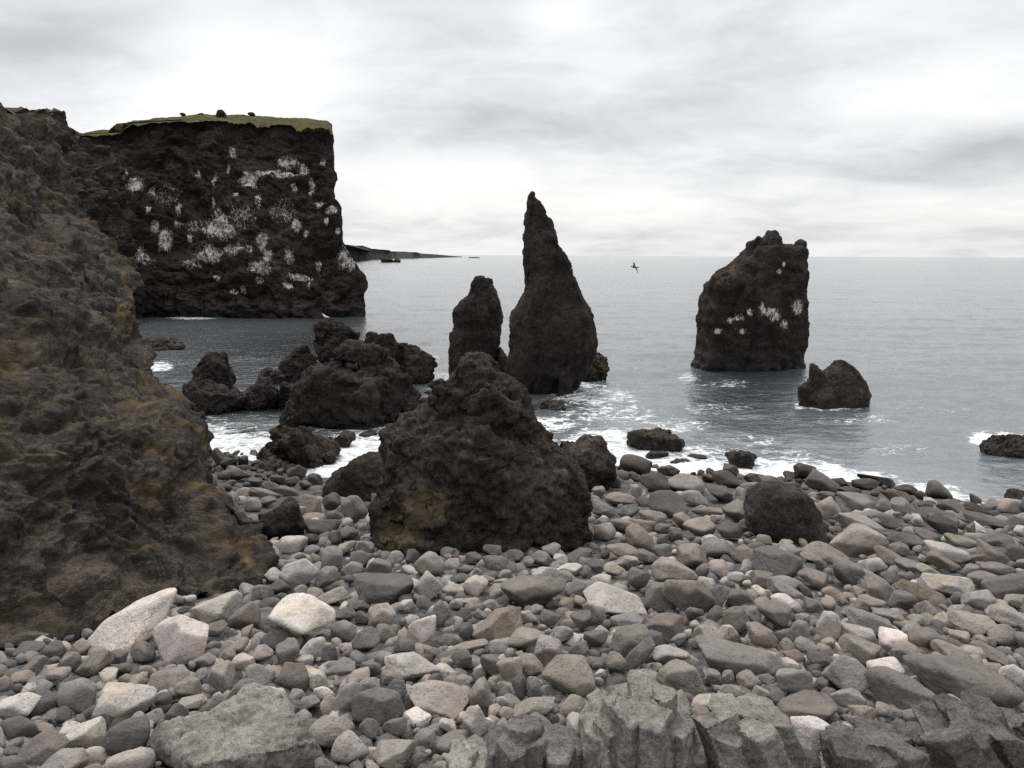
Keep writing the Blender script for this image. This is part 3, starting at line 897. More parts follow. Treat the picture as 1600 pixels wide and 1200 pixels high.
rock('sea_stack', pcs, 0.10, [('fbm', 3.0, 0.15), ('ledge', 1.2, 0.17), ('vcrack', 1.4, 0.16), ('ledge', 0.5, 0.12), ('crag', 0.22, 0.055)], MAT_STACK,
     'tallest sea stack, a dark pointed rock spire rising from the water', 'sea stack', 'sea stacks off the beach', ochre=[(890, 540, 8, 40, .35), (815, 600, 30, 8, .3)])

# --- the blunt one beside it
D2 = front(740, 594, 1.3)
small = [(431, 745, 752), (436, 741, 762), (442, 737, 766), (452, 733, 772), (460, 729, 777), (471, 719, 781), (478, 715, 782), (486, 709.5, 783), (500, 709, 783), (514, 709, 782), (521, 704, 781.5), (549, 702.5, 778), (570, 702, 776), (594, 701, 776)]
rock('sea_stack', [loft(small, D2, 0.8, below=2.5, n=60, seg=64, power=2.6, seed=5, yflat=0.2), blob(752, 450, 36, 36, D2, 0.8, 0, 'a', 21), blob(722, 500, 30, 50, D2 - .3, .8, 0, 'a', 22)], 0.10,
     [('fbm', 2.2, 0.12), ('ledge', 1.0, 0.15), ('vcrack', 1.2, 0.12), ('ledge', 0.45, 0.11), ('crag', 0.22, 0.05)], MAT_STACK,
     'short blunt dark sea stack standing just beside the tall spire', 'sea stack', 'sea stacks off the beach', ochre=[(735, 495, 14, 26, .35), (735, 530, 12, 20, .3)])

# --- the broad one
D3 = front(1170, 583, 3.0)
broad = [(384, 1172, 1250), (390, 1168, 1257), (398, 1160, 1259.5), (408, 1149, 1257), (419, 1135, 1257), (432, 1119, 1256), (439, 1106, 1255), (450, 1103, 1253), (460, 1102, 1253), (470, 1097, 1254), (487, 1095, 1255), (500, 1092.5, 1258),
         (518, 1093, 1256), (536, 1093, 1253), (548, 1091.5, 1250), (556, 1087, 1249), (566, 1084, 1250), (573, 1082, 1250), (583, 1084, 1250)]
pcs = [loft(broad, D3, 0.62, below=2.5, n=80, seg=90, power=3.0, seed=9, yflat=0.35),
       blob(1181, 387, 30, 36, D3, 1.3, 5, 'a', 31), blob(1206, 382, 34, 40, D3, 1.3, -8, 'a', 32), blob(1248, 392, 26, 30, D3, 1.2, 0, 'a', 33), blob(1225, 395, 40, 22, D3, 1.2, 0, 'a', 34),
       blob(1130, 440, 60, 30, D3 - .5, 1.0, 30, 'a', 35)]
rock('sea_stack', pcs, 0.12, [('fbm', 3.2, 0.18), ('ledge', 1.4, 0.24), ('vcrack', 1.8, 0.2), ('ledge', 0.6, 0.18), ('layer', 0.8, 0.04), ('crag', 0.25, 0.08)], MAT_STACK,
     'broad square sea stack with white bird droppings and jagged top', 'sea stack', 'sea stacks off the beach',
     guano=[(1191, 481, 5, 9), (1201, 487, 15, 7), (1211, 494, 9, 9), (1225, 508, 7, 8), (1172, 488, 6, 6), (1155, 496, 9, 6), (1141, 501, 5, 5), (1122, 517, 7, 5), (1160, 518, 5, 5), (1246, 481, 10, 13), (1218, 424, 4, 4), (1225, 413, 3, 4)],
     ochre=[(1130, 440, 40, 22, .7), (1148, 425, 20, 20, .7), (1185, 432, 30, 12, .35), (1165, 578, 90, 6, .3)])

# --- small two-peaked stack
D4 = front(1300, 637, 0.9)
pcs = [loft([(562, 1306, 1320), (568, 1300, 1329), (576, 1293, 1337), (584, 1287, 1343), (600, 1278, 1350), (615, 1266, 1356), (637, 1256, 1352)], D4, 0.75, below=2, n=40, seg=56, seed=12),
       loft([(566, 1265, 1272), (573, 1265, 1279), (582, 1265, 1286), (600, 1264, 1292), (637, 1256, 1292)], D4 - 0.2, 0.8, below=2, n=30, seg=40, seed=13), loft([(597, 1256, 1268), (605, 1248, 1272), (637, 1247, 1275)], D4 - .3, 0.9, below=2, n=24, seg=36, seed=14)]
rock('sea_rock', pcs, 0.07, [('fbm', 1.4, 0.08), ('ledge', 0.7, 0.14), ('ledge', 0.3, 0.08), ('crag', 0.2, 0.03)], MAT_LAVA, 'small jagged two-peaked rock in the water beside the broad stack', 'sea rock', ochre=[(1325, 590, 30, 20, .25), (1270, 580, 10, 14, .25)])

# --- outcrop on the beach
Pb, _ = hit_beach([730], [862])
D5 = float(Pb[0, 1]) + 1.5
prof = [(554, 736, 748), (559, 726, 763), (567, 716, 774), (576, 710, 783), (590, 702, 798), (603, 694, 812), (618, 691, 818), (630, 676, 826), (642, 654, 831), (655, 638, 838), (668, 617, 845), (680, 606, 857), (692, 603, 868), (708, 604, 879), (720, 607, 890),
        (740, 608, 904), (756, 603, 914), (780, 595, 918), (800, 591, 916), (825, 592, 912), (845, 596, 906), (866, 600, 896)]
pcs = [loft(prof, D5, 0.80, below=1.2, n=80, seg=90, power=2.3, seed=21, wob=0.2, yflat=0.1),
       blob(742, 582, 56, 46, D5 - .1, .9, 0, 'a', 41), blob(655, 695, 100, 60, D5 - .6, .9, 10, 'r', 42), blob(700, 620, 70, 50, D5 - .4, .9, 0, 'a', 43), blob(795, 645, 80, 50, D5 - .5, .8, -38, 'a', 44),
       blob(660, 800, 150, 120, D5 - 1.0, .6, 0, 'r', 45), blob(640, 850, 110, 50, D5 - 1.35, .7, 0, 'r', 46), blob(845, 775, 110, 100, D5 - .6, .7, -10, 'a', 47), blob(760, 720, 120, 90, D5 - .9, .6, 0, 'r', 48), blob(880, 830, 80, 60, D5 - .8, .8, 0, 'a', 49), blob(755, 835, 150, 60, D5 - 1.1, .6, 0, 'a', 50), blob(760, 640, 70, 60, D5 - .6, .7, 20, 'r', 40)]
rock('lava_outcrop', pcs, 0.032, [('fbm', 1.3, 0.16), ('ledge', 0.6, 0.16), ('crag', 0.6, 0.13), ('ledge', 0.25, 0.10), ('crag', 0.16, 0.04), ('crag', 0.07, 0.018)], MAT_LAVA,
     'big lumpy dark lava outcrop with an ochre foot in the middle of the beach', 'rock outcrop',
     ochre=[(665, 790, 60, 50, 0.95), (625, 830, 55, 55, 0.95), (645, 755, 40, 30, 0.7), (720, 800, 30, 40, 0.5), (690, 850, 70, 25, 0.6), (640, 725, 30, 15, .5), (850, 735, 60, 40, 0.32), (760, 700, 40, 30, 0.3)])

def beach_rock(px, py_base, w_px, h_px, seed, label, mat=None, style='a', depth=0.9, ang=0, name='lava_rock', cat='rock', extra=(), vox=0.04, group=None, ochre=None, rough=None):
    p, _ = hit_beach([px], [py_base])
    D = float(p[0, 1])
    s = D / FOC
    D += w_px * s * 0.35
    pcs = [blob(px, py_base - h_px * 0.42, w_px, h_px * 1.15, D, depth, ang, style, seed, 5)]
    for k, (ex, ey, ew, eh, ea) in enumerate(extra):
        pcs.append(blob(ex, ey, ew, eh, D, depth, ea, style, seed + 71 + k, 4))
    sz = w_px * D / FOC
    return rock(name, pcs, vox, rough or [('fbm', sz * 0.45, sz * 0.05), ('ledge', sz * 0.3, sz * 0.11), ('ledge', sz * 0.11, sz * 0.035), ('crag', sz * 0.05, sz * 0.014)], mat or MAT_LAVA, label, cat, group, ochre=ochre)

beach_rock(920, 768, 84, 88, 61, 'black craggy rock leaning on the back of the lava outcrop', extra=[(945, 735, 40, 50, -30), (895, 715, 40, 50, 0)])
_p, _ = hit_beach([550], [782])
rock('lava_rock', [loft([(703, 590, 606), (712, 572, 614), (722, 550, 620), (735, 530, 622), (748, 515, 622), (762, 505, 622), (782, 498, 622)], float(_p[0, 1]) + 0.8, 0.6, below=0.8, n=40, seg=64, power=2.6, seed=62, yflat=.3)], 0.04,
     [('fbm', .9, .08), ('ledge', .5, .12), ('ledge', .2, .04), ('crag', .1, .02)], MAT_LAVA, 'low dark lava shoulder between the outcrop and the foaming cove', 'rock')
_p, _ = hit_beach([1232], [852])
rock('lava_rock', [loft([(757, 1190, 1212), (763, 1180, 1240), (771, 1171, 1262), (782, 1166, 1274), (800, 1165, 1279), (825, 1174, 1284), (850, 1190, 1290)], float(_p[0, 1]) + 0.6, 0.7, below=0.8, n=50, seg=64, power=3.2, seed=63, yflat=.3)], 0.035,
     [('fbm', .9, .06), ('ledge', .45, .08), ('crag', .2, .025), ('layer', .3, .015)], MAT_STACKDRY, 'large black square-cut block lying among grey boulders near the surf', 'rock')
beach_rock(445, 838, 70, 60, 64, 'dark furrowed lava rock tucked against the ochre edge of the hillside', ang=-35, vox=0.03)

# --- rocks out in the water
def sea_rock(px, py, w, h, seed, label, mat=None, style='a', ang=0, depth=0.9, extra=(), group=None, sink=0.35, ochre=None, vox=None, name='sea_rock', cat='sea rock', guano=None):
    D0 = float(at_z(px, py, 0.0)[1]); s = D0 / FOC
    D = D0 + 0.42 * w * s * depth
    hh = h * (1 + sink)
    pcs = [blob(px, py - h + hh / 2, w, hh, D, depth, ang, style, seed, 5)]
    for k, (ex, ey, ew, eh, ea) in enumerate(extra):
        pcs.append(blob(ex, ey, ew, eh, D + 0.02 * k, depth, ea, style, seed + 37 + k, 4))
    sz = w * D / FOC
    sm = min(sz, h * 2.2 * D / FOC)
    return rock(name, pcs, vox or max(0.035, sz / 90), [('fbm', sm * 0.5, sm * 0.06), ('cell', sm * 0.3, sm * 0.05), ('ledge', sm * 0.3, sm * 0.12), ('ledge', sm * 0.11, sm * 0.04), ('crag', sm * 0.05, sm * 0.016)], mat or (MAT_STACK if group == 'rocks standing in the cove' else MAT_LAVA), label, cat, group, ochre=ochre, guano=guano)

G = 'rocks standing in the cove'
sea_rock(556, 668, 205, 105, 101, 'large flat-topped lava rock, biggest of the rocks in the cove', group=G, style='a', extra=[(520, 590, 100, 50, 15), (590, 600, 110, 60, -15), (630, 635, 70, 60, -20), (560, 560, 80, 40, 0)], ochre=[(640, 650, 30, 16, .4)])
sea_rock(600, 600, 40, 84, 102, 'upright knob of lava behind the large flat-topped cove rock', group=G, extra=[(575, 545, 36, 40, 0)])
sea_rock(640, 600, 76, 56, 103, 'brownish rock jutting seaward beyond the large flat-topped cove rock', group=G, ang=-18, mat=MAT_SEAROCK, extra=[(652, 590, 40, 20, 15), (622, 560, 40, 44, 0)])
sea_rock(523, 575, 60, 72, 104, 'dark pyramid-shaped rock with a gull perched on its tip', group=G, extra=[(508, 528, 30, 56, 0), (538, 535, 36, 46, -30)])
sea_rock(472, 596, 66, 56, 105, 'squat grey-black rock between the pyramid rock and cove boulders', group=G)
sea_rock(342, 612, 54, 58, 106, 'dark tooth-shaped rock standing up behind a low boulder in the cove', group=G, extra=[(340, 572, 36, 40, 0)])
sea_rock(336, 648, 92, 50, 107, 'low smooth dark boulder in the cove nearest the brown hillside', group=G, style='r')
sea_rock(410, 642, 60, 48, 108, 'blocky dark boulder in the cove next to the low smooth one', group=G)
sea_rock(448, 640, 26, 46, 109, 'narrow dark boulder wedged against the large flat-topped cove rock', group=G)
sea_rock(425, 600, 44, 24, 110, 'small dark knob behind the blocky cove boulders', group=G)
sea_rock(258, 547, 62, 17, 111, 'low brown ledge awash below the sea cliff', group=G, mat=MAT_SEAROCK, style='s')
sea_rock(462, 730, 112, 66, 112, 'brown weedy pyramid rock sitting in white surf at the cove edge', mat=MAT_SEAROCK, extra=[(455, 690, 56, 56, 0), (495, 708, 50, 30, -18)], ochre=[(490, 715, 40, 16, .5), (450, 710, 40, 20, .3)], style='a')
sea_rock(430, 742, 62, 24, 113, 'low mossy rock at the foot of the weedy pyramid rock', mat=MAT_SEAROCK, style='r', ochre=[(430, 735, 30, 12, .6)])
sea_rock(538, 698, 34, 24, 114, 'small brown cone of rock alone in the white surf', mat=MAT_SEAROCK)
sea_rock(574, 684, 28, 10, 115, 'flat wet rock awash in surf close to the lava outcrop', mat=MAT_SEAROCK)
sea_rock(924, 597, 54, 46, 116, 'weedy rock at the seaward foot of the tall spire', mat=MAT_SEAROCK, extra=[(910, 585, 40, 34, 0), (938, 580, 24, 40, 0)], ochre=[(930, 575, 24, 16, .3)])
sea_rock(785, 592, 22, 48, 117, 'narrow dark rock filling the gap between two neighbouring stacks', mat=MAT_STACK)
sea_rock(857, 645, 54, 20, 118, 'low black rock in the foam in front of the tall spire', mat=MAT_SEAROCK)
sea_rock(1024, 706, 88, 34, 119, 'large humped rock with brown weed in the surf', mat=MAT_SEAROCK, style='r', ang=-8, ochre=[(1030, 685, 44, 16, .55)])
sea_rock(1156, 733, 44, 28, 120, 'mossy brown rock in the surf in front of the broad stack', mat=MAT_SEAROCK, style='r', ang=-22, ochre=[(1150, 718, 20, 14, .7)])
sea_rock(1025, 718, 40, 13, 121, 'small grey-brown rock between the humped weedy rock and the shore', mat=MAT_SEAROCK)
sea_rock(1064, 727, 36, 8, 122, 'thin flat rock just showing through the foam', mat=MAT_SEAROCK, style='r')
sea_rock(1089, 718, 30, 7, 123, 'sliver of rock awash behind the thin flat rock', mat=MAT_SEAROCK, style='r')
sea_rock(1590, 714, 84, 33, 124, 'dark rock with a wave breaking on it at the far side of the bay', mat=MAT_SEAROCK, ang=-8, depth=.7)
sea_rock(1597, 788, 44, 18, 125, 'reddish wet rock in the shallows nearest the breaking-wave rock', mat=MAT_SEAROCK, style='r')
sea_rock(384, 681, 36, 8, 126, 'flat wet rock awash in the pool beside the hillside', mat=MAT_SEAROCK, style='r')
sea_rock(605, 410, 20, 8, 127, 'taller of two skerries off the low far coast', group='skerries off the far coast', vox=0.35, name='skerry', cat='skerry')
sea_rock(619, 410, 15, 5.5, 128, 'smaller of two skerries off the low far coast', group='skerries off the far coast', vox=0.3, name='skerry', cat='skerry')
sea_rock(741, 403.2, 18, 1.6, 129, 'thin reef breaking the horizon beyond the far coast', vox=0.8, name='skerry', cat='skerry', style='r')

# rocks up on the turf of the headland
def top_rock(px, py, w, h, seed, label, dd=14):
    D = float(dep_cliff(np.array([float(px)]), np.array([190.0]))[0]) + dd
    return rock('rock', [blob(px, py - h * 0.45, w, h * 1.2, D, .8, 0, 'a', seed, 4)], 0.09, [('fbm', .7, .15)], MAT_LAVA, label, 'rock', 'rocks on the cliff turf')
top_rock(345, 187, 13, 14, 151, 'squarest and tallest rock standing on the cliff turf', 6)
top_rock(285, 182, 8, 6, 152, 'small dark rock on the landward rim of the cliff turf', 14)
top_rock(393, 181, 11, 5, 153, 'low hummock of rock seaward of the square rock on the turf', 14)
top_rock(380, 182, 7, 3, 154, 'tiny hummock of rock between two others on the turf', 14)
top_rock(313, 180, 13, 3, 155, 'flattest hummock on the cliff turf near the square rock', 12)

# ------------------------------------------------------------------ jointed blocks in the foreground
MAT_SLAB = rock_mat('grey jointed basalt', (0.12, 0.107, 0.093), (0.225, 0.205, 0.18), (0.35, 0.322, 0.285), 0.35, (0.2, 0.16, 0.1), bump=0.4, wet_top=-5, grain=0.8, spots=0.5, pores=0.2)

MAT_SLAB2 = rock_mat('dark jointed basalt', (0.060, 0.053, 0.048), (0.125, 0.112, 0.10), (0.21, 0.19, 0.168), 0.35, (0.2, 0.16, 0.1), bump=0.45, wet_top=-5, grain=0.9, spots=0.5, pores=0.25)

def prism(top, axis, length, wid, dep, rng, sides=5):
    """one basalt column: an uneven polygon swept down from its broken top"""
    a = np.sort((np.arange(sides) + rng.uniform(-0.25, 0.25, sides)) / sides * 2 * np.pi) + rng.uniform(0, 6.28)
    r = rng.uniform(0.9, 1.1, sides)
    X, Yv = np.cos(a) * r * wid * 0.62, np.sin(a) * r * dep * 0.62
    tx, ty = rng.normal(0, 0.16), rng.normal(-0.1, 0.18)
    T = np.stack([X, Yv, tx * X + ty * Yv], -1) + top
    B = np.stack([X * 1.03, Yv * 1.03, 0 * X], -1) + top - axis * length
    V = np.vstack([T, B, [T.mean(0)], [B.mean(0)]])
    k = np.arange(sides); k2 = (k + 1) % sides
    F = np.vstack([np.stack([k, k + sides, k2], -1), np.stack([k2, k + sides, k2 + sides], -1), np.stack([k, k2, 0 * k + 2 * sides], -1), np.stack([k2 + sides, k + sides, 0 * k + 2 * sides + 1], -1)])
    return V, F

def column_block(prof, tilt, seed, label, flutes=7, deep=0.05, D=None, name='jointed_rock', lean=0.25, extra=(), ratio=0.55, vox=0.008, mat=None):
    """outcrop of basalt columns, packed side by side and broken off at uneven heights"""
    mid = (prof[-3][1] + prof[-3][2]) / 2
    p, _ = hit_beach([mid], [1235])
    D = float(p[0, 1])
    rng = np.random.RandomState(seed)
    pr = np.array(prof, float)
    x0, x1 = pr[:, 1].min(), pr[:, 2].max()
    def crest(px):
        ok = [r[0] for r in pr if r[1] <= px <= r[2]]
        lo = min(ok) if ok else pr[-1, 0]
        return lo
    xs = np.linspace(x0, x1, 200)
    cy = np.array([crest(x) for x in xs]); cy = np.convolve(np.pad(cy, 6, mode='edge'), np.ones(13) / 13, 'valid')
    sx = math.sin(rad(tilt))
    axis = np.array([sx, 0.22, math.cos(rad(tilt))]); axis /= np.linalg.norm(axis)
    s = D / FOC * 1.12
    pcs = []
    n = max(3, int(round((x1 - x0) * s / (0.135 + 0.02 * (flutes < 5)))))
    for row in range(3):
        t = 0.0
        for i in range(n + 1):
            px = x0 + (x1 - x0) * (i + 0.5 * (row % 2) + rng.uniform(-0.22, 0.22)) / n
            if not x0 + 4 < px < x1 - 4: continue
            wid = (x1 - x0) * s / n * rng.uniform(0.9, 1.35)
            py = float(np.interp(px, xs, cy)) + rng.uniform(-2, 10) * (0.4 + deep * 8) * (1.5 if row == 0 else 0.6) + (16 if row == 0 else 0) - 2 * row
            y = D - 0.16 + 0.15 * row + rng.uniform(-1, 1) * deep * 0.8
            top = at_y(px, py, y)
            pcs.append(prism(top, axis, 1.6, wid, rng.uniform(0.2, 0.3), rng, rng.randint(4, 7)))
    me = remesh(pcs, vox, name)
    roughen(me, [('fbm', 0.5, 0.035), ('ledge', 0.22, 0.022), ('crag', 0.07, 0.008), ('fbm', 0.03, 0.003)])
    co = mesh_co(me)                                     # the crest stands where the photograph has it
    py = pix(co)[1]; i = py.argmin()
    co[:, 2] += (np.percentile(py, 0.12) - prof[0][0]) * float((co[i] - EYE) @ F_) / FOC / math.cos(0.45)
    set_co(me, co)
    me.materials.append(mat or MAT_SLAB)
    add_rock_attrs(me)
    return tag(link(name, me), label, 'rock')

column_block([(1052, 985, 1010), (1058, 968, 1040), (1066, 962, 1052), (1080, 935, 1062), (1100, 915, 1074), (1130, 910, 1082), (1160, 908, 1087), (1210, 906, 1090), (1260, 904, 1092)], 2, 5,
             'tall grey rock with upright joints, middle one of the fluted rocks', 7, 0.075)
column_block([(1122, 790, 850), (1130, 776, 888), (1150, 769, 900), (1210, 765, 905), (1260, 764, 906)], 0, 6, 'dark fluted rock with a level notched top', 8, 0.06, mat=MAT_SLAB2)
column_block([(1086, 1160, 1172), (1092, 1130, 1190), (1100, 1105, 1206), (1115, 1094, 1214), (1140, 1087, 1225), (1210, 1086, 1245), (1260, 1086, 1262)], -24, 7, 'fluted grey rock with slanting joints and a split-off column', 7, 0.08,
             extra=[(1140, 1178, 60, 130, 4.35, .8, 24, 's', 77, 5)])
column_block([(1090, 1505, 1552), (1096, 1480, 1575), (1108, 1455, 1596), (1125, 1425, 1625), (1145, 1395, 1665), (1170, 1392, 1710), (1210, 1400, 1750), (1260, 1410, 1790)], -32, 8, 'largest fluted rock, its joints fanning out towards the shore boulders', 9, 0.085, mat=MAT_SLAB2)
column_block([(1126, 1318, 1380), (1134, 1300, 1430), (1150, 1295, 1446), (1175, 1290, 1452), (1210, 1286, 1460), (1260, 1285, 1462)], -10, 9, 'low dark ragged rock between two fluted rocks', 9, 0.09, mat=MAT_SLAB2)
column_block([(1150, 716, 722), (1160, 708, 756), (1180, 704, 764), (1210, 700, 768), (1260, 698, 770)], -6, 10, 'pale narrow fluted rock under a squarish pale stone', 3, 0.04)

def slab(px, py, w, h, D, seed, label, ang=0, depth=.9):
    pcs = [blob(px, py, w, h, D, depth, ang, 's', seed, 5), blob(px + w * .2, py + h * .25, w * .8, h * .8, D - .1, depth, ang, 'a', seed + 1, 5), blob(px - w * .22, py + h * .3, w * .7, h * .7, D - .15, depth, ang, 'a', seed + 2, 5)]
    me = remesh(pcs, 0.012, 'slab_rock')
    roughen(me, [('fbm', 0.5, 0.06), ('cell', 0.35, 0.05), ('crag', 0.2, 0.04), ('crag', 0.08, 0.016), ('fbm', 0.03, 0.008)])
    me.materials.append(MAT_SLAB); add_rock_attrs(me)
    return tag(link('slab_rock', me), label, 'rock')
p, _ = hit_beach([370], [1185])
slab(372, 1186, 262, 150, float(p[0, 1]) + 0.25, 201, 'broad rough grey slab of pitted rock at the near edge of the beach', 8)

# ------------------------------------------------------------------ gulls
def gull_mat(name, c):
    m, n = new_mat(name)
    col = n.ramp(n.noise(n.pos(), 14, 3), [(0.3, tuple(x * 0.8 for x in c)), (0.7, c)])
    return finish(m, n, n.node('ShaderNodeBsdfPrincipled', {'Base Color': col, 'Roughness': 0.8}).outputs[0])
MAT_BIRD, MAT_WHITE = gull_mat('grey feather', (0.10, 0.10, 0.11)), gull_mat('white feather', (0.7, 0.7, 0.68))

def tube(path, radii, seg=12, flat=1.0):
    P = np.array(path, float); n = len(P)
    T = np.gradient(P, axis=0); T /= np.linalg.norm(T, axis=1)[:, None]
    a = np.linspace(0, 2 * np.pi, seg, endpoint=False)
    V = []
    for i in range(n):
        u = np.cross(T[i], [0, 0, 1.0]); u /= np.linalg.norm(u) + 1e-9
        w = np.cross(u, T[i])
        V.append(P[i] + radii[i] * (np.cos(a)[:, None] * u + flat * np.sin(a)[:, None] * w))
    return np.vstack(V), grid_faces(n, seg, True)

def wing(side):
    """bent gull wing with an arched section, root at the shoulder"""
    sp = np.linspace(0, 1, 18); ch = np.linspace(0, 1, 7)
    V = []
    for up in (1, -1):
        for s in sp:
            x = s * 0.66; zr = 0.22 * math.sin(s * 2.0) - 0.26 * s * s
            c = 0.17 * (1 - s) ** 0.6 + 0.012
            sweep = 0.05 * s - 0.20 * s * s
            for t in ch:
                V.append([side * x, sweep + c * (0.5 - t), zr + 0.03 * math.sin(t * 3.14) * (1 - s * .6) + up * 0.007 * math.sin(t * 3.14)])
    V = np.array(V); f = grid_faces(18, 7)
    return V, np.vstack([f, f[:, ::-1] + 18 * 7])

def flying_gull():
    c = at_y(991, 417.5, 62.0)
    e = bpy.data.objects.new('gull', None); COL.objects.link(e); e.location = Vector(c); e.rotation_euler = (rad(8), rad(38), rad(62)); e.empty_display_size = 0.1
    tag(e, 'small dark gull gliding low over the open sea', 'gull')
    b = tube([(0, .36, .02), (0, .33, .02), (0, .27, .025), (0, .20, .03), (0, .10, .01), (0, -.05, 0), (0, -.2, .01), (0, -.3, .02), (0, -.40, .02)], [.004, .018, .042, .045, .07, .078, .05, .035, .03], 14, 0.85)
    for nm, vf in (('body', b), ('wing', wing(1)), ('wing', wing(-1))):
        me = new_mesh(nm, vf[0] * 1.0, vf[1], MAT_BIRD)
        o = bpy.data.objects.new(nm, me); COL.objects.link(o); o.parent = e
flying_gull()

def perched_gull():
    c = at_y(508.5, 499, float(at_z(523, 575, 0)[1]) + 1.2)
    e = bpy.data.objects.new('gull', None); COL.objects.link(e); e.location = Vector(c); e.rotation_euler = (0, 0, rad(70)); e.empty_display_size = 0.1
    tag(e, 'white gull perched on the tip of the pyramid rock', 'gull')
    b = tube([(0, .34, .40), (0, .29, .405), (0, .23, .41), (0, .17, .37), (0, .12, .29), (0, .02, .22), (0, -.12, .19), (0, -.26, .17), (0, -.4, .16)], [.004, .02, .05, .052, .075, .10, .08, .045, .01], 14, 1.0)
    for nm, vf, m in (('body', b, MAT_WHITE), ('leg', tube([(.03, .02, .15), (.03, .02, -.06)], [.012, .012], 8), MAT_BIRD), ('leg', tube([(-.03, .02, .15), (-.03, .02, -.06)], [.012, .012], 8), MAT_BIRD)):
        me = new_mesh(nm, vf[0] * 0.9, vf[1], m)
        o = bpy.data.objects.new(nm, me); COL.objects.link(o); o.parent = e
perched_gull()
